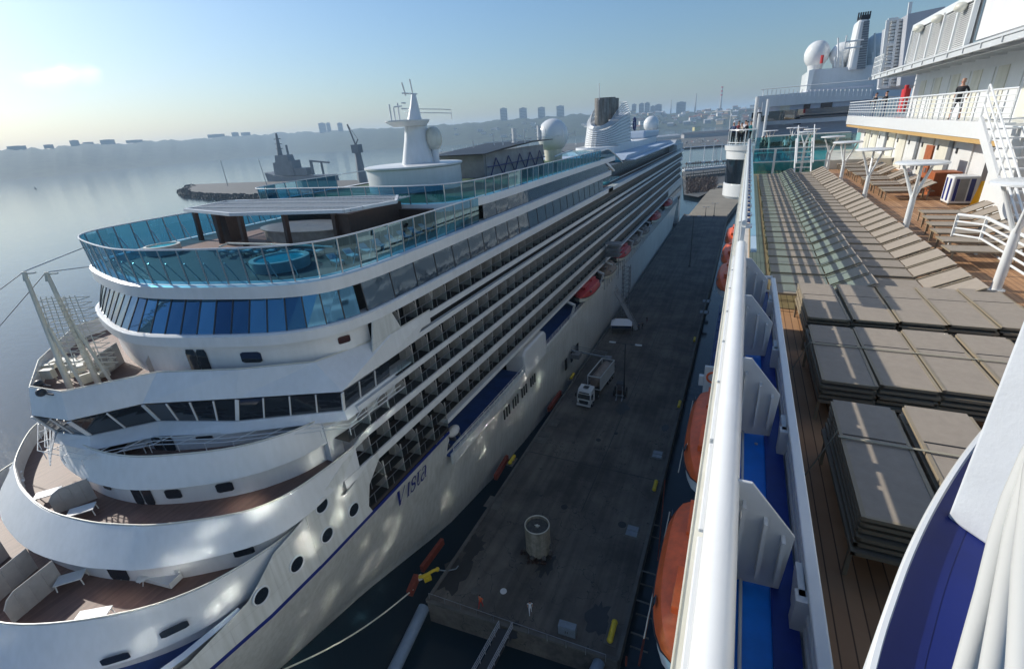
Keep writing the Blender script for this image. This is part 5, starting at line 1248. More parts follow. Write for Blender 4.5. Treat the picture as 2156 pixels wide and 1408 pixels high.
# quay surface
m = pmat('quay_asphalt', (.075, .073, .070), .85, bump=(3, .5, .03)); t_, b_ = wrap_nodes(m)
tc = t_.nodes.new('ShaderNodeTexCoord')
na = t_.nodes.new('ShaderNodeTexNoise'); na.inputs['Scale'].default_value = .16; na.inputs['Detail'].default_value = 8; na.inputs['Roughness'].default_value = .62; t_.links.new(tc.outputs['Object'], na.inputs[0])
ra = t_.nodes.new('ShaderNodeValToRGB'); ra.color_ramp.elements[0].position = .36; ra.color_ramp.elements[0].color = (.068, .062, .058, 1); ra.color_ramp.elements[1].position = .62; ra.color_ramp.elements[1].color = (.150, .134, .115, 1)
t_.links.new(na.outputs[0], ra.inputs[0])
vo = t_.nodes.new('ShaderNodeTexVoronoi'); vo.feature = 'DISTANCE_TO_EDGE'; vo.inputs['Scale'].default_value = .23
mpv = t_.nodes.new('ShaderNodeMapping'); t_.links.new(tc.outputs['Object'], mpv.inputs[0]); nd = t_.nodes.new('ShaderNodeTexNoise'); nd.inputs['Scale'].default_value = .8; t_.links.new(tc.outputs['Object'], nd.inputs[0])
ad = t_.nodes.new('ShaderNodeVectorMath'); ad.operation = 'ADD'; t_.links.new(mpv.outputs[0], ad.inputs[0]); sc_ = t_.nodes.new('ShaderNodeVectorMath'); sc_.operation = 'SCALE'; sc_.inputs[3].default_value = 2.5; t_.links.new(nd.outputs['Color'], sc_.inputs[0]); t_.links.new(sc_.outputs[0], ad.inputs[1]); t_.links.new(ad.outputs[0], vo.inputs[0])
lt = t_.nodes.new('ShaderNodeMath'); lt.operation = 'LESS_THAN'; lt.inputs[1].default_value = .006; t_.links.new(vo.outputs['Distance'], lt.inputs[0])
mps = t_.nodes.new('ShaderNodeMapping'); mps.inputs['Scale'].default_value = (1.1, .045, 1); t_.links.new(tc.outputs['Object'], mps.inputs[0])
nst = t_.nodes.new('ShaderNodeTexNoise'); nst.inputs['Scale'].default_value = 1.3; nst.inputs['Detail'].default_value = 4; t_.links.new(mps.outputs[0], nst.inputs[0])
rst = t_.nodes.new('ShaderNodeValToRGB'); rst.color_ramp.elements[0].position = .38; rst.color_ramp.elements[0].color = (.72, .72, .72, 1); rst.color_ramp.elements[1].position = .6; t_.links.new(nst.outputs[0], rst.inputs[0])
mst = t_.nodes.new('ShaderNodeMix'); mst.data_type = 'RGBA'; mst.blend_type = 'MULTIPLY'; mst.inputs[0].default_value = 1; t_.links.new(ra.outputs[0], mst.inputs[6]); t_.links.new(rst.outputs[0], mst.inputs[7])
mx = t_.nodes.new('ShaderNodeMix'); mx.data_type = 'RGBA'; t_.links.new(lt.outputs[0], mx.inputs[0]); t_.links.new(mst.outputs[2], mx.inputs[6]); mx.inputs[7].default_value = (.045, .044, .043, 1); t_.links.new(mx.outputs[2], b_.inputs['Base Color'])
QUAY = m
far = [PZ(1560, 452, ZQ), PZ(1560, 388, ZQ), PZ(1516, 386, ZQ), PZ(1496, 398, ZQ), PZ(1478, 418, ZQ), PZ(1462, 438, ZQ), PZ(1450, 452, ZQ)]
poly = [(-25.4, 26.9), (-5.6, 28.4), (-5.2, 140), (-4.8, 262)]+[(max(p.x, -60), p.y) for p in far[1:]]+[(-25.2, 262)]
poly[4] = (6, far[1].y)
mb = MB(); mb.ext(poly, ZW-3, ZQ); tag(mb.build('quay', [QUAY]), kind='structure')
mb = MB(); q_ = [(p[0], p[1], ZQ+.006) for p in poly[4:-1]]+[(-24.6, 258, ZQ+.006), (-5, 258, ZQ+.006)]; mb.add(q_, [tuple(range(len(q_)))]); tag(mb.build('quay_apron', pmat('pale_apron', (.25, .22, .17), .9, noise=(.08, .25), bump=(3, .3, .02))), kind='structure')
mb = MB(); 
for a, b in (((-25.4, 26.9), (-25.3, 262)), ((-5.6, 28.4), (-5.0, 262)), ((-25.4, 26.9), (-5.6, 28.4))): mb.bar((*a, ZQ+.12), (*b, ZQ+.12), .35, .24)
tag(mb.build('kerb', CONC), kind='structure')
mb = MB()
for y in (54, 96.5, 140, 190): mb.box(-25, -5.4, y, y+.12, ZQ+.004, ZQ+.008)
for y in (70, 120, 170): mb.box(-14.1, -14.0, y-25, y+20, ZQ+.004, ZQ+.008)
tag(mb.build('joint_lines', BLACK), kind='structure')
WET = pmat('wet_stain', (.022, .022, .024), .45, noise=(1, .3)); PATCH = pmat('light_patch', (.12, .105, .085), .9, noise=(2, .3))
mb = MB()
rs = random.Random(5)
for (u, v, r) in ((955, 1210, 1.6), (1000, 1150, 1.2), (1150, 1185, 1.1), (1080, 1330, .6), (1090, 880, 2.0), (1020, 940, 1.8), (1165, 780, 1.8), (1200, 700, 2.5), (1310, 860, 1.1), (1400, 900, .7), (1260, 1300, 1.2)):
    c = PZ(u, v, ZQ+.012); ring = []
    for k in range(22):
        a = 2*math.pi*k/22; q = r*(.6+.6*rs.random()); ring.append((c.x+q*math.cos(a), c.y+1.7*q*math.sin(a), c.z))
    mb.add(ring, [tuple(range(22))])
tag(mb.build('stains', WET), kind='structure')
# hatches, manholes
def hatch(u, v, w_, d_, label, mat, n=2, rz=0, frame=CONC):
    p = PZ(u, v, ZQ); t = thing('hatch', label, 'hatch', (p.x, p.y, ZQ), rz, 'hatches in the quay')
    mb = MB(); mb.box(-w_*.65, w_*.65, -d_*.65, d_*.65, .005, .05); lpart(mb, 'frame', frame, t)
    for k in range(n):
        m_ = MB(); y0 = -d_/2+k*d_/n; m_.box(-w_/2, w_/2, y0+.04, y0+d_/n-.04, .05, .11); lpart(m_, 'cover', mat, t)
PALE = pmat('pale_steel', (.20, .24, .28), .5, noise=(2, .2))
hatch(1384, 957, 1.3, 1.7, 'pale double hatch by the right quay edge, beside the second lifeboat', PALE); hatch(1331, 1118, 1.3, 1.7, 'pale double hatch by the right quay edge, level with the concrete tank', PALE)
hatch(1040, 1058, 1.6, 1.6, 'concrete framed hatch at the left quay edge, upper left of the tank', CONC, 1); hatch(1140, 920, 1.6, 2.4, 'concrete framed long hatch near the white hull', CONC, 2); hatch(1165, 890, 1.3, 1.4, 'small concrete hatch just beyond the long one near the hull', CONC, 1)
hatch(1487, 634, 1.6, 2, 'pale hatch at the right quay edge, far beyond the truck', PALE, 1); hatch(1482, 657, 1.8, 2, 'second pale hatch at the right quay edge, nearer than its twin', PALE, 1)
for i, (u, v, r, mt) in enumerate(((1260, 926, .38, BLACK), (1188, 1067, .42, BLACK), (1000, 1243, .45, CONC), (1060, 1244, .36, WHITE), (1297, 912, .32, BLACK), (1310, 1104, .5, BLACK))):
    p = PZ(u, v, ZQ); mb = MB(); mb.cyl((0, 0, 0), (0, 0, .03), r, n=20); mb.cyl((0, 0, .03), (0, 0, .045), r*.8, n=20); o = mb.build('manhole_cover', mt); o.location = (p.x, p.y, ZQ+.004)
    tag(o, ['black round manhole in the middle of the quay, under the truck', 'black round manhole upper right of the concrete tank', 'round grey cover left of the white lid', 'white round lid lying near the front of the quay', 'small dark cover right of the central manhole', 'dark oval cover left of the pale hatch by the edge'][i], 'cover')
# concrete tank
p = PZ(1130, 1166, ZQ); r = (PZ(1158, 1150, ZQ).x-PZ(1103, 1150, ZQ).x)/2; top = PY(1130, 1106, p.y+r*.3).z
t = thing('tank', 'round concrete tank with dark sunken top standing on the quay', 'tank', (p.x, p.y+r*.4, ZQ))
H = top-ZQ
mb = MB(); mb.loft([oval(0, 0, r*.86, r*.86, 0, 32), oval(0, 0, r*.86, r*.86, H*.10, 32), oval(0, 0, r, r, H*.12, 32), oval(0, 0, r*1.0, r, H, 32), oval(0, 0, r*.9, r*.9, H, 32), oval(0, 0, r*.9, r*.9, H-.35, 32)], True); lpart(mb, 'shell', pmat('tank_concrete', (.34, .31, .25), .85, noise=(2, .35), streak=.35), t, smooth=True)
mb = MB(); mb.loft([oval(0, 0, r*.9, r*.9, H-.34, 32), oval(0, 0, .05, .05, H-.3, 32)], True); lpart(mb, 'tank_top', pmat('tank_top', (.08, .08, .075), .8, noise=(3, .5)), t)
mb = MB(); mb.tube([oval(0, 0, r*.96, r*.96, H+.03, 32)[k % 32] for k in range(33)], .06, 6, False); lpart(mb, 'rim', CREAM, t)
mb = MB(); mb.cyl((0, 0, H-.3), (0, 0, H-.1), .18, n=10); mb.bar((-.3, 0, H-.15), (.3, .1, H-.15), .08); lpart(mb, 'valve', CREAM, t)
mb = MB()
for a in (0, .8, 1.8, 2.6, 3.6, 4.6, 5.5): mb.rbox((r*1.02*math.cos(a), r*1.02*math.sin(a), .3), (.4, .4, .5), a)
mb.rbox((r*1.1, 0, 1.2), (.35, .3, .5)); lpart(mb, 'bracket', CONC, t)
mb = MB()
for k in range(26): a = rs.uniform(3.6, 6); q = r*rs.uniform(1.0, 1.5); mb.rbox((q*math.cos(a), q*math.sin(a), .1), (rs.uniform(.1, .4), rs.uniform(.1, .3), .2), rs.uniform(0, 3))
tag(mb.build('rubble', BROWNW), 'broken rubble at the foot of the concrete tank', 'rubble').location = (p.x, p.y+r*.4, ZQ)
# bollards, fenders, hose, box
def bollard(u, v, label, s=1.0):
    p = PZ(u, v, ZQ); t = thing('bollard', label, 'bollard', (p.x, p.y, ZQ), 0, 'yellow mooring bollards on the quay edge')
    mb = MB(); mb.tube([(0, -.8*s, .45*s), (0, .8*s, .45*s)], .24*s, 12); mb.sph((0, -.8*s, .45*s), .27*s, 10, 6); mb.sph((0, .8*s, .45*s), .27*s, 10, 6); lpart(mb, 'horn', YELLOW, t, smooth=True)
    for y in (-.4, .4): m_ = MB(); m_.cyl((0, y*s, 0), (0, y*s, .45*s), .2*s, n=12); lpart(m_, 'post', YELLOW, t)
    m_ = MB(); m_.box(-.5*s, .5*s, -1*s, 1*s, 0, .06); lpart(m_, 'base', CONC, t)
bollard(1289, 1335, 'yellow bollard at the near right corner of the quay', 1.15); bollard(1379, 1027, 'dull yellow bollard at the right quay edge, left of the second lifeboat'); bollard(1078, 972, 'yellow bollard at the left quay edge, beside a red fender')
bollard(1462, 718, 'yellowish bollard far along the right quay edge, beyond the forklift'); bollard(1430, 855, 'faded bollard at the right quay edge level with the forklift')
bollard(1205, 795, 'faded bollard beside the hull, left of the truck')
def fender(pts, w_, label, mat=None):
    a, b = pts; mb = MB(); mb.bar(a, b, w_, .9); o = mb.build('fender', mat or pmat('rust_red', (.20, .035, .02), .75, noise=(2, .4)) if 'rust_red' not in MATS else MATS['rust_red'], bevel=.05); tag(o, label, 'fender', 'red fenders on the left quay edge')
fender((PZ(888, 1198, ZQ+.3), PZ(932, 1138, ZQ+.3)), .45, 'long rust red fender panel on the left quay corner'); fender((PZ(862, 1250, ZQ+.1), PZ(878, 1212, ZQ+.5)), .6, 'short red fender plate at the very corner, where the rope ends')
fender((PZ(1043, 1005, ZQ+.2), PZ(1068, 962, ZQ+.2)), .5, 'rust red fender beside the left yellow bollard'); fender((PZ(1155, 862, ZQ+.2), PZ(1180, 826, ZQ+.2)), .5, 'dark red fender between hull and truck')
p = PZ(900, 1218, ZQ); t = thing('mooring_hook', 'yellow quick release mooring hook with grey hose at the quay corner', 'mooring hook', p, .9)
mb = MB(); mb.box(-.4, .4, -.4, .4, 0, .5); mb.tube([(-.3, 0, .6), (.8, .1, .7), (1.3, .2, .5)], .17, 8); mb.sph((1.3, .2, .5), .25, 10, 6); mb.tube([(-.9, .3, .5), (-.3, 0, .6)], .2, 8); lpart(mb, 'hook', YELLOW, t, bevel=.03)
mb = MB(); mb.tube([(1.2, .1, .6), (2.2, -.2, .15), (3.2, -.5, .15), (3.6, -.2, .1)], .07, 6); lpart(mb, 'hose', PALE, t)
mb = MB(); mb.sph((-1.2, .3, .5), .25, 10, 6); mb.box(-1.1, -.5, .1, .5, .1, .6); lpart(mb, 'motor', WHITE, t)
p = PZ(1195, 1332, ZQ); t = thing('electric_cabinet', 'pale blue grey double door cabinet at the front edge of the quay', 'cabinet', (p.x, p.y, ZQ), .07)
mb = MB(); mb.box(-.85, .85, -.35, .35, 0, 1.2); lpart(mb, 'body', PALE, t, bevel=.02)
for sx in (-1, 1): m_ = MB(); m_.box(min(0, sx*.8)+.02, max(0, sx*.8)-.02, -.38, -.35, .08, 1.12); d_ = lpart(m_, 'door', PALE, t, bevel=.01); h_ = MB(); h_.box(sx*.1-.03, sx*.1+.03, -.42, -.38, .5, .75); lpart(h_, 'handle', DARK, d_)
# front edge rail, footbridge, floating pipes
mb = MB(); a, b = PZ(905, 1262, ZQ), PZ(1275, 1392, ZQ)
for k in range(11): c = a.lerp(b, k/10); mb.bar(c, c+V((0, 0, 1.0)), .05)
mb.bar(a+V((0, 0, 1.0)), b+V((0, 0, 1.0)), .05); tag(mb.build('quay_rail', GREY), 'thin grey rail along the front edge of the quay', 'railing')
t = thing('footbridge', 'narrow footbridge with double rails leaving the front of the quay', 'footbridge', (0, 0, 0))
a0, a1 = PZ(1052, 1322, ZQ), PZ(965, 1480, ZQ); off = PZ(1080, 1325, ZQ)-a0
mb = MB(); mb.add([a0, a0+off, a1+off*1.0, a1], [(0, 1, 2, 3)]); mb.add([q+V((0, 0, -.3)) for q in (a0, a0+off, a1+off, a1)], [(0, 1, 2, 3)]); mb.build('walkway', DARK, t)
for sgn in (0, 1):
    mb = MB(); o_ = off*sgn
    for z in (.4, .75, 1.1): mb.tube([a0+o_+V((0, 0, z)), a1+o_+V((0, 0, z))], .04, 5)
    for k in range(9): c = a0.lerp(a1, k/8)+o_; mb.tube([c, c+V((0, 0, 1.1))], .04, 5)
    mb.build('railing', STEEL, t)
PIPE = pmat('blue_grey_pipe', (.20, .27, .36), .45, noise=(1, .15))
mb = MB(); mb.tube([PZ(893, 1278, ZQ-1.2), PZ(815, 1440, ZQ-1.8)], .62, 18); tag(mb.build('pipe', PIPE, smooth=True), 'thick blue grey pipe running down from the left corner of the quay', 'pipe', )
mb = MB(); mb.tube([PZ(1262, 1392, ZQ-1.0), PZ(1215, 1500, ZQ-1.4)], .55, 18); tag(mb.build('pipe', PIPE, smooth=True), 'short end of a blue grey pipe at the right front corner of the quay', 'pipe')
mb = MB(); a, b = PZ(870, 1240, ZQ+.4), PX(560, 1425, -31); pts = [a.lerp(b, k/12)+V((0, 0, -1.1*math.sin(math.pi*k/12))) for k in range(13)]; mb.tube(pts, .07, 6); tag(mb.build('mooring_rope', CREAM), 'mooring rope running from the quay corner to the white bow', 'rope')
# timber and steel piles along the right edge
t = thing('pile_frame', 'rusty pile frame hanging off the right quay edge near the front corner', 'pile frame', (0, 0, 0))
mb = MB()
for (u, v) in ((1328, 1330), (1340, 1262), (1350, 1200), (1362, 1100)):
    c = PZ(u, v, ZQ+.2); mb.bar(c, c+V((1.7, 0, 0)), .12); mb.bar(c+V((0, 0, -2)), c+V((1.7, 0, -2)), .12)
mb.build('beam', CONC, t)
mb = MB(); c0, c1 = PZ(1345, 1400, ZQ+.4), PZ(1385, 1200, ZQ+.4); mb.tube([c0, c1], .1, 6); c0, c1 = PZ(1385, 1180, ZQ+.4), PZ(1400, 1010, ZQ+.4); mb.tube([c0, c1], .07, 6); mb.tube([PZ(1318, 1400, ZQ), PZ(1318, 1400, ZQ)+V((0, 0, 1.2))], .1, 6); mb.build('pile', MATS['rust_red'], t)
# truck with a tank container
p = PZ(1229, 858, ZQ); t = thing('tank_truck', 'white truck cab pulling a grey tank trailer, parked nose to the camera by the hull', 'truck', (p.x, p.y, ZQ), math.radians(-5))
TW = pmat('truck_white', (.62, .63, .64), .3)
mb = MB(); mb.extx([(0, .7), (-.05, 1.3), (.0, 1.7), (.28, 2.75), (.6, 3.25), (2.1, 3.5), (2.15, .7)], -1.25, 1.25); lpart(mb, 'cab', TW, t, bevel=.09)
mb = MB(); mb.add([(-1.1, -.03, 1.72), (1.1, -.03, 1.72), (1.05, .25, 2.62), (-1.05, .25, 2.62)], [(0, 1, 2, 3)]); lpart(mb, 'windscreen', DGLASS, t)
for sx in (-1, 1): m_ = MB(); m_.extx([(.45, 1.75), (1.3, 1.75), (1.3, 2.5), (.6, 2.5)], sx*1.255-.01, sx*1.255+.01); lpart(m_, 'side_window', DGLASS, t); m_ = MB(); m_.box(sx*1.5-.1, sx*1.5+.1, 0, .15, 1.9, 2.6); m_.box(min(sx*1.25, sx*1.5), max(sx*1.25, sx*1.5), .05, .1, 2.5, 2.56); lpart(m_, 'mirror', DARK, t); m_ = MB(); m_.box(sx*.95-.2, sx*.95+.2, -.1, 0, .75, 1.0); lpart(m_, 'headlight', STEEL, t)
mb = MB(); mb.box(-.85, .85, -.09, -.02, .75, 1.45); lpart(mb, 'grille', DARK, t); mb = MB(); mb.box(-1.25, 1.25, -.2, .1, .4, .72); lpart(mb, 'bumper', TW, t, bevel=.04)
mb = MB(); mb.box(-.45, .45, .9, 1.7, 3.42, 3.5); lpart(mb, 'roof_hatch', DARK, t); mb = MB(); mb.box(-.9, .9, .15, .4, 2.72, 2.86); lpart(mb, 'sun_visor', DARK, t)
mb = MB(); mb.box(-.45, .45, 2, 13, .75, 1.0); lpart(mb, 'chassis', DARK, t)
mb = MB()
for x in (-1.2, 1.2):
    for z in (1.1, 3.6): mb.bar((x, 5, z), (x, 12.6, z), .15)
    for y in (5, 12.6): mb.bar((x, y, 1.0), (x, y, 3.65), .15)
for y in (5, 12.6):
    for z in (1.1, 3.6): mb.bar((-1.2, y, z), (1.2, y, z), .15)
mb.box(1.12, 1.2, 5, 12.6, 1.2, 3.5); lpart(mb, 'container_frame', GREYW, t)
mb = MB(); mb.tube([(0, 5.1, 2.3), (0, 5.5, 2.3), (0, 12.1, 2.3), (0, 12.5, 2.3)], [.7, 1.1, 1.1, .7], 20); lpart(mb, 'tank', pmat('tank_tan', (.26, .20, .16), .5, noise=(1, .3)), t, smooth=True)
for y in (1.0, 3.9, 9.5, 10.8, 12.0):
    for sx in (-1, 1): m_ = MB(); m_.cyl((sx*1.25, y, .5), (sx*.9, y, .5), .5, n=18); w_ = lpart(m_, 'wheel', RUBBER, t); h_ = MB(); h_.cyl((sx*1.26, y, .5), (sx*1.2, y, .5), .25, n=12); lpart(h_, 'rim', STEEL, w_)
# forklift
p = PZ(1304, 838, ZQ); t = thing('forklift', 'dark rusty forklift tractor standing at the foot of the lamp mast', 'forklift', (p.x, p.y, ZQ), .1)
mb = MB(); mb.box(-.75, .75, .3, 2.6, .6, 1.4); lpart(mb, 'body', BROWNW, t, bevel=.05); mb = MB(); mb.box(-.7, .7, .8, 2.0, 2.3, 2.4); 
for x in (-.65, .65):
    for y in (.85, 1.95): mb.bar((x, y, 1.4), (x, y, 2.35), .08)
lpart(mb, 'cage', DARK, t); mb = MB(); mb.bar((-.5, 0, .1), (-.5, 0, 2.4), .12); mb.bar((.5, 0, .1), (.5, 0, 2.4), .12); mb.box(-.7, .7, -.1, 0, .5, .7); mb.box(-.6, -.4, -1.2, -.1, .1, .16); mb.box(.4, .6, -1.2, -.1, .1, .16); lpart(mb, 'mast', STEEL, t)
for x in (-1.0, 1.0):
    for y in (.7, 2.2): m_ = MB(); m_.cyl((x-.15, y, .55), (x+.15, y, .55), .55, n=16); lpart(m_, 'wheel', RUBBER, t)
# lamp masts
def lamp_mast(ub, vb, vt, label, arms=2, ut=None, span=1.8):
    p = PZ(ub, vb, ZQ); top = PY(ut or ub, vt, p.y).z; t = thing('lamp_mast', label, 'lamp mast', (p.x, p.y, ZQ), 0, 'lamp masts on the quay'); H = top-ZQ
    mb = MB(); mb.tube([(0, 0, 0), (0, 0, H)], [.16, .08], 8); mb.box(-.4, .4, -.4, .4, 0, .35); lpart(mb, 'pole', DARK, t)
    for sx in (-1, 1):
        m_ = MB(); m_.tube([(0, 0, H-.1), (sx*span, 0, H)], .05, 5); lpart(m_, 'arm', DARK, t); m_ = MB(); m_.rbox((sx*(span+.4), 0, H), (1.1, .35, .16)); lpart(m_, 'lamp_head', GREYW, t)
lamp_mast(1313, 836, 722, 'tall lamp mast with two pale heads beside the forklift', ut=1306)
lamp_mast(1452, 561, 455, 'tall lamp mast far along the quay, crossing the shadow edge', ut=1453, span=1.2)
for u, vb, vt, l in ((1400, 470, 430, 'slim lamp mast close to the stern of the lettered ship'), (1503, 455, 428, 'short lamp post on the sunlit end of the quay'), (1485, 456, 436, 'second short post where the shade ends on the quay')): lamp_mast(u, vb, vt, l, span=.6)
# passenger gangway tower and sloping walkway
p = PZ(1302, 700, ZQ); t = thing('gangway_tower', 'grey lattice gangway tower with a sloping walkway down to the quay', 'gangway', (0, 0, 0))
a = PX(1300, 560, -25.5); mb = MB(); base = V((-24.2, a.y, ZQ)); H = a.z-ZQ
for dx in (0, 1.6):
    for dy in (0, 1.6): mb.bar(base+V((dx, dy, 0)), base+V((dx, dy, H)), .16)
for k in range(12):
    z = H*k/12; z2 = H*(k+1)/12; mb.bar(base+V((0, 0, z)), base+V((1.6, 0, z2)), .09); mb.bar(base+V((1.6, 0, z)), base+V((1.6, 1.6, z2)), .09); mb.bar(base+V((0, 0, z2)), base+V((1.6, 0, z2)), .09)
mb.build('tower', GREY, t)
A = PX(1296, 612, -24.3); B = PZ(1340, 694, ZQ+.3); mb = MB(); mb.bar(A, B, 1.3, .25); 
for s_ in (-.65, .65):
    for z in (.6, 1.1): mb.bar(A+V((0, s_, z)), B+V((0, s_, z)), .07)
    for k in range(14): c = A.lerp(B, k/13)+V((0, s_, 0)); mb.bar(c, c+V((0, 0, 1.1)), .05)
mb.build('walkway', pmat('walkway_grey', (.30, .31, .32), .5, noise=(1, .2)), t)
p = PX(1292, 512, -24.5); mb = MB(); 
for k in range(4): mb.rbox((p.x, p.y, p.z-k*.9), (3.2, 3.2, .12))
for dx in (-1.5, 1.5): mb.bar((p.x+dx, p.y-1.5, p.z), (p.x+dx, p.y-1.5, a.z), .12)
mb.build('upper_platform', GREY, t)
p = PZ(1308, 698, ZQ); t = thing('tent', 'small white pitched tent at the foot of the gangway tower', 'tent', (p.x, p.y, ZQ), .2)
mb = MB(); mb.add([(-2.4, -1.8, 2.2), (2.4, -1.8, 2.2), (2.4, 1.8, 2.2), (-2.4, 1.8, 2.2), (-1.2, 0, 3.3), (1.2, 0, 3.3)], [(0,1,5,4), (1,2,5), (2,3,4,5), (3,0,4), (0,3,2,1)]); lpart(mb, 'roof', CLOTHW, t)
for x in (-2.3, 2.3):
    for y in (-1.7, 1.7): m_ = MB(); m_.bar((x, y, 0), (x, y, 2.2), .08); lpart(m_, 'pole', STEEL, t)
mb = MB(); mb.box(-2.3, 2.3, 1.6, 1.7, .2, 2.1); lpart(mb, 'wall', CLOTHB, t)
a, b = PX(1205, 738, XS+.2), PZ(1278, 752, ZQ+1.0); t = thing('bunker_boom', 'grey loading arm reaching from the hull door over the tank trailer', 'loading arm', (0, 0, 0)); mb = MB(); mb.bar(a, b, .9, .2); mb.bar(a+V((0, .4, .9)), b+V((0, .4, .9)), .08); mb.bar(a+V((0, -.4, .9)), b+V((0, -.4, .9)), .08); mb.build('boom', PALE, t)
mb = MB(); mb.rbox((b.x+.2, b.y, ZQ+.6), (1.4, 1.4, 1.0)); mb.rbox((a.x+.8, a.y, a.z-.8), (1.6, 2, .9)); mb.build('platform', GREY, t)
# people on the quay
q = [(1117, 1290, CLOTHW, CLOTHW, 'person in white overalls walking near the front of the quay'), (1013, 1277, ORANGE, RED, 'person in orange work clothes standing left of the white lid'), (1280, 778, CLOTHB, CLOTHK, 'dark clad person behind the tank trailer, left of another'), (1293, 774, CLOTHB, CLOTHK, 'dark clad person at the end of the loading arm'), (1331, 697, CLOTHK, CLOTHK, 'dark clad person at the right side of the tent'), (1345, 694, CLOTHB, CLOTHK, 'person at the lower end of the sloping walkway'), (1352, 693, CLOTHK, CLOTHK, 'person just right of the sloping walkway'), (1362, 680, CLOTHK, MATS['maroon_cloth'], 'person standing apart, right of the sloping walkway')]
for u, v, a, b, l in q: p = PZ(u, v, ZQ); person((p.x, p.y, ZQ), rs.uniform(0, 6), l, a, b, HAIR, 1.76, 'walk')
# ------------------------------------------------------------- hills and shores
HILL = pmat('wooded_hill', (.035, .055, .032), .95, noise=(.02, .5), tint=(.018, .03, .02))
us = list(range(-500, 2700, 7))
def vw(u): return interp([(-500, 418), (0, 380), (100, 372), (300, 352), (600, 325), (760, 317), (1000, 303), (1200, 288), (1500, 268), (2700, 190)], u)
def vr(u): return interp([(-500, 352), (-100, 322), (0, 317), (28, 315), (100, 312), (153, 306), (264, 301), (353, 296), (440, 290), (560, 282), (660, 278), (735, 274), (810, 270), (936, 263), (1036, 255), (1098, 250), (1180, 244), (1240, 240), (1310, 240), (1400, 239), (1500, 234), (1560, 228), (1640, 222), (2700, 160)], u)
mb = MB(); rings = []
prof = [(0, 0), (.10, .03), (.3, .3), (.55, .62), (.8, .88), (1.0, 1.0), (1.5, .9)]
grid = []
for u in us:
    b0 = PZ(u, vw(u), ZW); D = min(9000, math.hypot(b0.x, b0.y)); b0 = PD(u, vw(u), D); b0.z = ZW
    R0 = PD(u, vr(u), D*1.45); col = []
    for f, h in prof:
        c = b0.lerp(V((R0.x, R0.y, ZW)), f); col.append((c.x, c.y, ZW+max(0, (R0.z-ZW))*h*(1+(rs.uniform(-.035, .035)+.03*math.sin(u*.11)+.02*math.sin(u*.043))*(f > 0))))
    grid.append(col)
mb.loft(grid, False); tag(mb.build('hills', HILL, smooth=True), kind='structure')
HZ = {}
def on_hill(u, f):
    """a point f of the way up the hill seen at column u"""
    b0 = PZ(u, vw(u), ZW); D = min(9000, math.hypot(b0.x, b0.y)); R0 = PD(u, vr(u), D*1.45); b0 = PD(u, vw(u), D)
    c = V((b0.x, b0.y, 0)).lerp(V((R0.x, R0.y, 0)), f); h = interp(prof, f); return V((c.x, c.y, ZW+max(0, R0.z-ZW)*h)), D*(1+.45*f)
TWALL = pmat('tower_wall', (.45, .44, .42), .7, noise=(.05, .15)); TW2 = pmat('tower_wall_grey', (.30, .31, .33), .7); TDK = pmat('tower_windows', (.10, .11, .13), .4)
HILLB = pmat('hazy_wall', (.10, .11, .11), .9)
def tower(u0, u1, v0, v1, label, mat=TWALL, f=.93):
    c, D = on_hill((u0+u1)/2, f); w_ = (u1-u0)/1000*D*.9; H = (v1-v0)/1000*D*1.1; t = thing('tower_block', label, 'tower block', (c.x, c.y, c.z-H*.15), math.atan2(-c.x, c.y)*-1, 'tower blocks on the hill')
    t.rotation_euler = (0, 0, math.atan2(c.y, c.x)-math.pi/2)
    mb = MB(); mb.box(-w_/2, w_/2, -w_*.4, w_*.4, 0, H*1.15); lpart(mb, 'wall', mat, t)
    mb = MB()
    nf = max(4, int(H/8))
    for k in range(nf): z = H*1.15*(k+.5)/nf; mb.box(-w_*.46, w_*.46, -w_*.41, w_*.41, z, z+H*.3/nf)
    lpart(mb, 'windows', TDK, t); mb = MB(); mb.box(-w_*.2, w_*.2, -w_*.2, w_*.2, H*1.15, H*1.22); lpart(mb, 'roof', mat, t)
tw = [(674,688,267,280),(690,698,267,280),(713,723,265,277),(1054,1069,245,264),(1094,1110,243,260),(1133,1148,241,257),(1172,1188,239,255),(1330,1339,231,246),(1345,1355,230,246),(1357,1367,229,246),(1369,1378,234,246),(1379,1392,231,245),(1424,1442,222,238)]
tn = ['pale tower block, leftmost of the three on the far ridge left of the radar mast', 'middle tower block of the three on the far ridge', 'right tower block of the three on the far ridge', 'round topped tower block just left of the big radome', 'tower block above the big radome', 'tower block right of the big radome', 'tower block left of the funnel', 'first tower block right of the funnel', 'second tower block right of the funnel', 'third tower block right of the funnel', 'low fourth tower block right of the funnel', 'wide fifth tower block right of the funnel', 'dark slab tower standing alone left of the chimneys']
for (a, b, c, d), l in zip(tw, tn): tower(a, b, c, d, l, TW2 if a > 1320 else TWALL)
for i, (a, b, c, d) in enumerate(((26, 48, 315, 319), (98, 110, 309, 313), (153, 165, 302, 308), (180, 194, 303, 306), (218, 238, 297, 302), (272, 296, 299, 302), (442, 470, 288, 292), (490, 502, 283, 288), (510, 526, 284, 288))):
    tower(a, b, c, d, 'hazy low building on the far ridge, %s from the left edge' % ['first', 'second', 'third', 'fourth', 'fifth', 'sixth', 'seventh', 'eighth', 'ninth'][i], HILLB, .985)
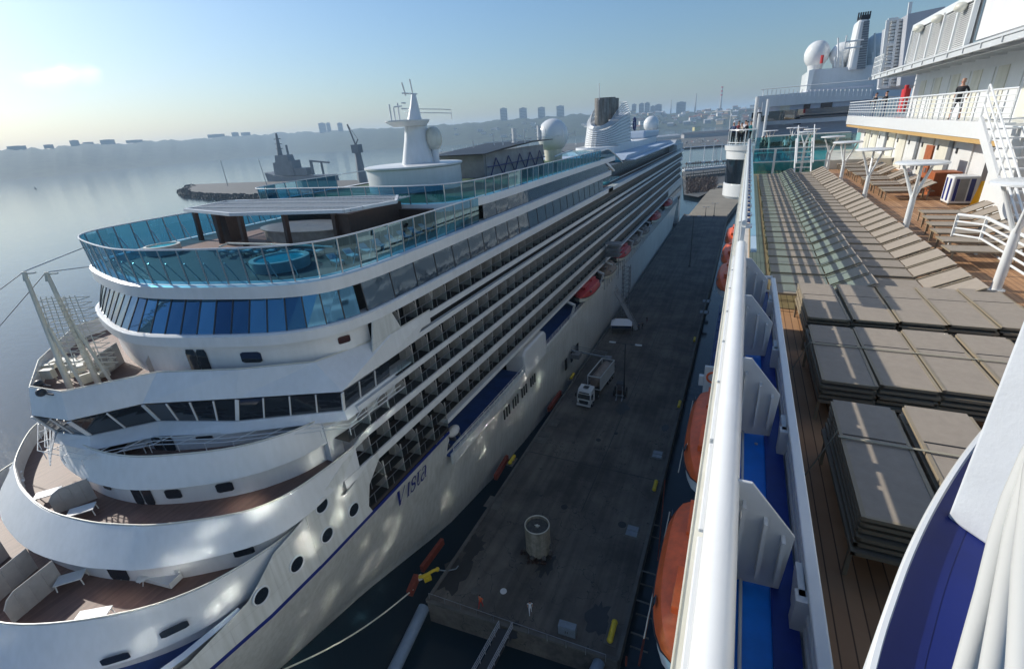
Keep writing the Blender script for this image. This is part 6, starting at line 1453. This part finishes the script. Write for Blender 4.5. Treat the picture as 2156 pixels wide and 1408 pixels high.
for u, v0, v1, l, st in ((1463, 212, 240, 'thin grey chimney right of the dark slab tower', 0), (1516, 205, 240, 'red and white banded chimney on the city hill', 1), (1412, 221, 242, 'slim pale chimney left of the dark slab tower', 0)):
    c, D = on_hill(u, .9); H = (v1-v0)/1000*D*1.1; t = thing('chimney', l, 'chimney', c); mb = MB(); mb.tube([(0, 0, 0), (0, 0, H)], [H*.05, H*.03], 10); lpart(mb, 'shaft', TWALL, t)
    if st:
        for k in (.62, .78, .94): m_ = MB(); m_.cyl((0, 0, H*k), (0, 0, H*(k+.06)), H*.045, n=10); lpart(m_, 'band', RED, t)
# town houses on the slope
WALLS = [pmat('plaster_white', (.62, .60, .56), .8), pmat('plaster_grey', (.33, .33, .34), .8), pmat('plaster_ochre', (.42, .33, .20), .8), pmat('brick_wall', (.24, .12, .08), .85)]
ROOFS = [pmat('tile_roof', (.20, .08, .05), .8), pmat('slate_roof', (.07, .075, .085), .7), pmat('pale_roof', (.40, .41, .42), .7)]
def house3(c, D, w_, h_, label, wm, rm, grp, rz=None):
    t = thing('town_house', label, 'building', c, rz if rz is not None else rs.uniform(-.5, .5), grp); mb = MB(); mb.box(-w_/2, w_/2, -w_*.35, w_*.35, 0, h_); lpart(mb, 'wall', wm, t)
    mb = MB(); mb.add([(-w_*.53, -w_*.38, h_), (w_*.53, -w_*.38, h_), (w_*.53, w_*.38, h_), (-w_*.53, w_*.38, h_), (-w_*.5, 0, h_*1.35), (w_*.5, 0, h_*1.35)], [(0,1,5,4), (2,3,4,5), (1,2,5), (3,0,4), (0,3,2,1)]); lpart(mb, 'roof', rm, t)
    mb = MB()
    for k in range(4): x = -w_*.36+k*w_*.24; mb.box(x-w_*.05, x+w_*.05, -w_*.36, -w_*.35, h_*.45, h_*.75)
    lpart(mb, 'windows', TDK, t)
for i in range(130):
    u = rs.uniform(1330, 1640); f = rs.uniform(.12, .98); c, D = on_hill(u, f); s_ = rs.uniform(14, 38)
    wm = rs.choice(WALLS); rm = rs.choice(ROOFS)
    wn = {'plaster_white': 'white', 'plaster_grey': 'grey', 'plaster_ochre': 'ochre', 'brick_wall': 'brick'}[wm.name]; rn = {'tile_roof': 'red tiled', 'slate_roof': 'dark', 'pale_roof': 'pale'}[rm.name]
    house3(c, D, s_, s_*rs.uniform(.25, .6), 'distant %s walled house with a %s roof on the city slope' % (wn, rn), wm, rm, 'distant %s houses with %s roofs' % (wn, rn))
for i in range(26):
    u = rs.uniform(950, 1240); f = rs.uniform(.05, .6); c, D = on_hill(u, f); s_ = rs.uniform(16, 34); house3(c, D, s_, s_*.35, 'distant white house on the wooded slope between radar mast and funnel', WALLS[0], ROOFS[1], 'distant houses between mast and funnel')
# harbour land at the far end of the quay, between the ships
HG = pmat('harbour_ground', (.11, .11, .105), .9, noise=(.02, .4))
def ground(px, z, name, mat):
    mb = MB(); P = [PZ(u, v, z) for u, v in px]; mb.add([(p.x, p.y, z) for p in P], [tuple(range(len(P)))]); tag(mb.build(name, mat), kind='structure')
ground(((1436, 352), (1700, 336), (1700, 402), (1560, 396), (1500, 402), (1470, 415), (1440, 410)), ZQ-1.2, 'harbour_ground', HG)
ground(((900, 322), (1230, 300), (1420, 287), (1640, 272), (1900, 262), (1900, 300), (1560, 303), (1440, 311), (1200, 318), (900, 340)), ZQ-.8, 'harbour_ground', HG)
def pbox(u0, v0, u1, v1, dz0, dz1, depth, name, mat, label, cat, grp=None, rf=None):
    """long block whose foot runs along the ground line (u0,v0)-(u1,v1)"""
    a, b = PZ(u0, v0, ZQ-1), PZ(u1, v1, ZQ-1); d = (b-a); L = d.length; d.normalize(); n = V((-d.y, d.x, 0))
    if n.y < 0: n = -n
    t = thing(name, label, cat, a, math.atan2(d.y, d.x), grp); s_ = 1
    mb = MB(); mb.box(0, L, 0, depth, dz0, dz1); lpart(mb, 'wall', mat, t)
    if rf: mb = MB(); mb.extx([(-.5, dz1), (depth/2, dz1+depth*.14), (depth+.5, dz1)], -1, L+1); lpart(mb, 'roof', rf, t)
    return t
pbox(1440, 292, 1560, 284, 0, 9, 30, 'warehouse', WALLS[1], 'long low warehouse with dark roof across the basin', 'warehouse', rf=ROOFS[1]); pbox(1380, 296, 1432, 291, 0, 7, 25, 'warehouse', WALLS[0], 'pale warehouse left of the long dark one', 'warehouse', rf=ROOFS[2])
pbox(1462, 276, 1475, 275, 0, 14, 14, 'warehouse', pmat('yellow_wall', (.55, .48, .22), .7), 'small yellow walled building behind the basin', 'building', rf=ROOFS[1])
pbox(1560, 272, 1576, 271, 0, 14, 20, 'warehouse', WALLS[0], 'white block building left of our ship, behind the basin', 'building', rf=ROOFS[2])
for i in range(46):     # parked cars on the far quay
    u = rs.uniform(1430, 1555); v = 303-(u-1440)*.065-rs.uniform(0, 7); p = PZ(u, v, ZQ-.8); t = thing('parked_car', '', 'car', p, rs.uniform(0, 6)); cm = rs.choice([WALLS[0], WALLS[1], DARK, WHITE, RED]); cn = {WALLS[0].name: 'white', WALLS[1].name: 'grey', DARK.name: 'dark', WHITE.name: 'bright white', RED.name: 'red'}[cm.name]
    tag(t, 'distant %s car parked on the quay across the basin' % cn, None, '%s cars across the basin' % cn)
    mb = MB(); mb.box(-2.1, 2.1, -.9, .9, .3, 1.0); mb.extx([(-.75, 1.0), (-.6, 1.55), (.6, 1.55), (.75, 1.0)], -1.1, 1.3); lpart(mb, 'body', cm, t, bevel=.1)
    m_ = MB(); m_.box(-1.0, 1.15, -.76, .76, 1.05, 1.4); lpart(m_, 'window', DGLASS, t)
tag_ = MB(); a, b = PZ(1440, 311, ZQ-.5), PZ(1545, 303.5, ZQ-.5); tag_.bar(a, b, 1.5, .8); tag(tag_.build('sea_wall', CLOTHW), 'pale sea wall edging the basin between the two ships', 'wall')
for i, (u0, v0, u1, v1, h_, mt, l) in enumerate(((1441, 361, 1530, 352, 3, GREYW, 'long grey pontoon across the gap between the ships'), (1443, 378, 1530, 368, 4, CONC, 'weathered timber jetty nearest the quay end'), (1445, 347, 1530, 341, 2, BROWNW, 'low dark pier behind the grey pontoon'))):
    t = pbox(u0, v0, u1, v1, 0, h_*.5, 5, 'jetty', mt, l, 'jetty'); a, b = PZ(u0, v0, ZQ), PZ(u1, v1, ZQ); L = (b-a).length
    mb = MB()
    for k in range(18): x = L*k/17; mb.box(x-.25, x+.25, -.5, .1, -3, h_+rs.uniform(-1, 1.5))
    mb.box(0, L, -.3, -.1, h_*.8, h_); lpart(mb, 'pile', mt, t)
for i, (u, v) in enumerate(((1452, 345), (1481, 343), (1500, 342), (1517, 341))):
    t = thing('lamp_mast', 'pale lamp mast on the pier between the ships, %s from the left' % ['first', 'second', 'third', 'fourth'][i], 'lamp mast', PZ(u, v, ZQ), 0, 'lamp masts on the pier'); mb = MB(); mb.tube([(0, 0, 0), (0, 0, 19)], [.5, .3], 6); mb.rbox((0, 0, .8), (3, 3, 1.6)); lpart(mb, 'pole', WHITE, t); m_ = MB(); m_.rbox((-1.6, 0, 19), (4, .8, .5)); lpart(m_, 'lamp_head', WHITE, t)
mb = MB()
for k in range(1500):
    u = rs.uniform(1446, 1508); v = rs.uniform(374, 402)+(1508-u)*.1; p = PZ(u, v, ZQ-1.2); a = rs.uniform(0, 6); mb.bar(p, p+V((math.cos(a)*rs.uniform(.5, 2.5), math.sin(a)*rs.uniform(.5, 2.5), rs.uniform(.3, 3.2))), rs.uniform(.08, .3))
tag(mb.build('driftwood', BROWNW), 'tangle of dark branches and timber on the shore at the quay end', 'brushwood', kind='stuff')
t = thing('parked_car', 'dark car parked on the sunlit quay end', 'car', PZ(1516, 396, ZQ), .5); mb = MB(); mb.box(-2.2, 2.2, -.9, .9, .3, 1.0); lpart(mb, 'body', GREY, t, bevel=.1); mb = MB(); mb.box(-1.2, 1.3, -.8, .8, 1.0, 1.5); lpart(mb, 'window', DGLASS, t, bevel=.15); mb = MB()
for x in (-1.4, 1.4): mb.cyl((x, -.95, .35), (x, .95, .35), .35, n=12)
lpart(mb, 'wheel', RUBBER, t)
# marina masts and sheds seen over the deck of the lettered ship
for i in range(28):
    u = rs.uniform(905, 1215); v = interp([(905, 322), (1215, 303)], u)+rs.uniform(-3, 8); p = PZ(u, v, ZW); t = thing('sailing_boat', 'white moored boat with a slim mast in the marina behind the radome', 'boat', (p.x, p.y, ZW), rs.uniform(0, 6), 'moored boats behind the radome')
    mb = MB(); s_ = rs.uniform(6, 12); mb.add([(-s_, -1.8, 0), (s_*.3, -2, 0), (s_, 0, 0), (s_*.3, 2, 0), (-s_, 1.8, 0), (-s_, -2, 2), (s_*.3, -2.3, 2), (s_*1.1, 0, 2.4), (s_*.3, 2.3, 2), (-s_, 2, 2)], [(0,1,6,5), (1,2,7,6), (2,3,8,7), (3,4,9,8), (4,0,5,9), (5,6,7,8,9)]); mb.box(-s_*.5, s_*.2, -1.2, 1.2, 2, 3.6); lpart(mb, 'hull', WHITE, t); m_ = MB(); m_.tube([(0, 0, 2), (0, 0, rs.uniform(8, 18))], .3, 5); lpart(m_, 'mast', WHITE, t)
# breakwater with two beacons
W0 = [(380, 412), (392, 420), (440, 424), (500, 426), (600, 424), (700, 415), (900, 398), (1100, 380), (1100, 372), (900, 386), (700, 392), (600, 392), (480, 396), (400, 399)]
P = [PZ(u, v-6, ZW) for u, v in W0]; mb = MB(); mb.ext([(p.x, p.y) for p in P], ZW-2, ZW+3.2); tag(mb.build('breakwater', CONC), 'dark rock breakwater with a concrete crest, left of the glass terraces', 'breakwater')
mb = MB(); 
for k in range(2600):
    i = rs.choice([0, 0, 1, 1, 2, 2, 2, 3, 3, 4, 5]); f = rs.random(); a, b = P[i], P[i+1]; c = a.lerp(b, f); h = rs.random(); inner = V((c.x*.012*0, 0, 0)); c = c+V((rs.uniform(-4, 2), rs.uniform(-2, 10), -1.5+rs.uniform(0, 5.2))); s_ = rs.uniform(1.2, 3.2)
    mb.obox(c, (s_*rs.uniform(.6, 1), s_*.3*rs.uniform(-1, 1), s_*.3), (s_*.2, s_*rs.uniform(.6, 1), -s_*.2), (0, s_*.2, s_*rs.uniform(.5, .9)))
for k in range(700):
    c = P[0].lerp(P[13], rs.random())+V((rs.uniform(-3, 12), rs.uniform(-3, 6), rs.uniform(-1, 3))); s_ = rs.uniform(1.2, 3); mb.obox(c, (s_, .3, .4), (-.3, s_*.8, 0), (.2, 0, s_*.7))
tag(mb.build('armour_rock', pmat('dark_rock', (.045, .045, .042), .9, noise=(.3, .4))), 'loose dark armour rocks round the breakwater end', 'rocks', kind='stuff')
for (ub, vb, ut, vt, l) in ((480, 386, 465, 340, 'left beacon mast on the breakwater'), (562, 384, 545, 338, 'right beacon mast on the breakwater, nearer the grey ship')):
    p = PZ(ub, vb+6, ZW+3); q = PY(ut, vt, p.y); t = thing('beacon', l, 'beacon', p); mb = MB(); mb.tube([(0, 0, 0), (q.x-p.x, 0, q.z-p.z)], [.5, .3], 8); lpart(mb, 'mast', GREY, t); m_ = MB(); m_.tube([(q.x-p.x, 0, q.z-p.z), (q.x-p.x, 0, q.z-p.z+1)], .7, 8); lpart(m_, 'lamp', GREYW, t)
# grey service ship beyond the breakwater
a, b = PZ(578, 386, ZW), PZ(704, 384, ZW); L = (b-a).length; d = (b-a).normalized(); t = thing('grey_ship', 'grey naval ship with tall mast lying beyond the breakwater', 'ship', a, math.atan2(d.y, d.x))
SH = pmat('ship_grey', (.16, .18, .20), .6, noise=(.1, .2)); h = L/12
mb = MB(); mb.exty([(0, 0), (L*.02, 0), (L, 0), (L*.99, h*.95), (L*.3, h*.9), (L*.1, h*1.2), (-L*.03, h*1.5)], -h*.9, h*.9); lpart(mb, 'hull', SH, t)
mb = MB(); mb.exty([(L*.12, h*1.0), (L*.14, h*2.7), (L*.46, h*2.9), (L*.46, h*1.0)], -h*.7, h*.7); mb.exty([(L*.16, h*2.7), (L*.18, h*3.6), (L*.38, h*3.6), (L*.40, h*2.7)], -h*.5, h*.5); mb.exty([(L*.46, h), (L*.46, h*1.9), (L*.66, h*1.9), (L*.66, h)], -h*.6, h*.6); lpart(mb, 'superstructure', SH, t)
mb = MB(); mb.tube([(L*.22, 0, h*3.6), (L*.24, 0, h*6.3)], [h*.35, h*.12], 8)
for z in (4.4, 5.0, 5.6): mb.bar((L*.18, 0, h*z), (L*.29, 0, h*z), h*.1)
mb.tube([(L*.36, 0, h*3.6), (L*.36, 0, h*4.8)], h*.15, 6); mb.bar((L*.7, 0, h*2.7), (L*.98, 0, h*2.4), h*.2); mb.tube([(L*.7, 0, h), (L*.7, 0, h*2.8)], h*.2, 6); mb.tube([(L*.86, 0, h), (L*.86, 0, h*2.6)], h*.15, 6); lpart(mb, 'mast', SH, t)
# dock crane
b = PD(762, 372, 620); b.z = ZQ; tq = PD(757, 305, 620); tj = PD(731, 262, 620); t = thing('dock_crane', 'dockside crane with a steep thin jib, left of the radar mast', 'crane', (0, 0, 0))
mb = MB(); c = V((b.x, b.y, ZQ)); mb.tube([c, V((c.x, c.y, tq.z-8))], [6, 3.5], 6); mb.rbox((c.x, c.y, tq.z-4), (10, 8, 9)); mb.build('cab', SH, t); mb = MB(); mb.bar(V((c.x-1, c.y, tq.z)), tj, 1.6); mb.bar(V((c.x+4, c.y, tq.z+6)), V((c.x-1, c.y, tq.z)), .9); mb.bar(V((c.x+4, c.y, tq.z+6)), tj, .35); mb.build('jib', SH, t)
p = PZ(75, 398, ZW); t = thing('buoy', 'tiny dark channel buoy on the open water at the left', 'buoy', p); mb = MB(); mb.tube([(0, 0, 0), (-.8, 0, 5)], [1.2, .3], 8); lpart(mb, 'marker', DARK, t); m_ = MB(); m_.cyl((0, 0, -.3), (0, 0, .6), 1.6); lpart(m_, 'float', DARK, t)
# cloud
c = ray(122, 163).normalized()*16000
m = bpy.data.materials.new('cloud_vapour'); m.use_nodes = True; nt_ = m.node_tree; nt_.nodes.clear(); o_ = nt_.nodes.new('ShaderNodeOutputMaterial'); pv = nt_.nodes.new('ShaderNodeVolumePrincipled'); pv.inputs['Color'].default_value = (1, 1, 1, 1); pv.inputs['Anisotropy'].default_value = .5
tcv = nt_.nodes.new('ShaderNodeTexCoord'); nn = nt_.nodes.new('ShaderNodeTexNoise'); nn.inputs['Scale'].default_value = .0022; nn.inputs['Detail'].default_value = 4; nt_.links.new(tcv.outputs['Object'], nn.inputs[0])
ln = nt_.nodes.new('ShaderNodeVectorMath'); ln.operation = 'LENGTH'; mpz = nt_.nodes.new('ShaderNodeMapping'); mpz.inputs['Scale'].default_value = (1/1150, 1/1150, 1/330); nt_.links.new(tcv.outputs['Object'], mpz.inputs[0]); nt_.links.new(mpz.outputs[0], ln.inputs[0])
s1 = nt_.nodes.new('ShaderNodeMath'); s1.operation = 'SUBTRACT'; nt_.links.new(nn.outputs[0], s1.inputs[0]); hm_ = nt_.nodes.new('ShaderNodeMath'); hm_.operation = 'MULTIPLY'; hm_.inputs[1].default_value = .45; nt_.links.new(ln.outputs['Value'], hm_.inputs[0]); nt_.links.new(hm_.outputs[0], s1.inputs[1])
m2_ = nt_.nodes.new('ShaderNodeMath'); m2_.operation = 'MULTIPLY'; m2_.inputs[1].default_value = .0035; m2_.use_clamp = True; s2_ = nt_.nodes.new('ShaderNodeMath'); s2_.operation = 'SUBTRACT'; s2_.inputs[1].default_value = .20; nt_.links.new(s1.outputs[0], s2_.inputs[0]); nt_.links.new(s2_.outputs[0], m2_.inputs[0]); nt_.links.new(m2_.outputs[0], pv.inputs['Density']); nt_.links.new(pv.outputs[0], o_.inputs['Volume'])
mb = MB(); mb.sph((0, 0, 0), 1100, 20, 12, (1, 1, .3)); o = mb.build('cloud', m); o.location = c; o.rotation_euler = (0, 0, math.atan2(c.y, c.x)-math.pi/2); tag(o, 'small flat white cloud low in the left sky', 'cloud')
# haze
hz = MB(); hz.box(-13900, 8900, -2900, 13900, ZW-1.0, 186); m = bpy.data.materials.new('haze'); m.use_nodes = True; nt_ = m.node_tree; nt_.nodes.clear(); o_ = nt_.nodes.new('ShaderNodeOutputMaterial'); pv = nt_.nodes.new('ShaderNodeVolumePrincipled')
pv.inputs['Color'].default_value = (.58, .79, 1, 1); pv.inputs['Density'].default_value = HAZE_D; pv.inputs['Anisotropy'].default_value = .15; nt_.links.new(pv.outputs[0], o_.inputs['Volume'])
tag(hz.build('haze', m), kind='stuff')
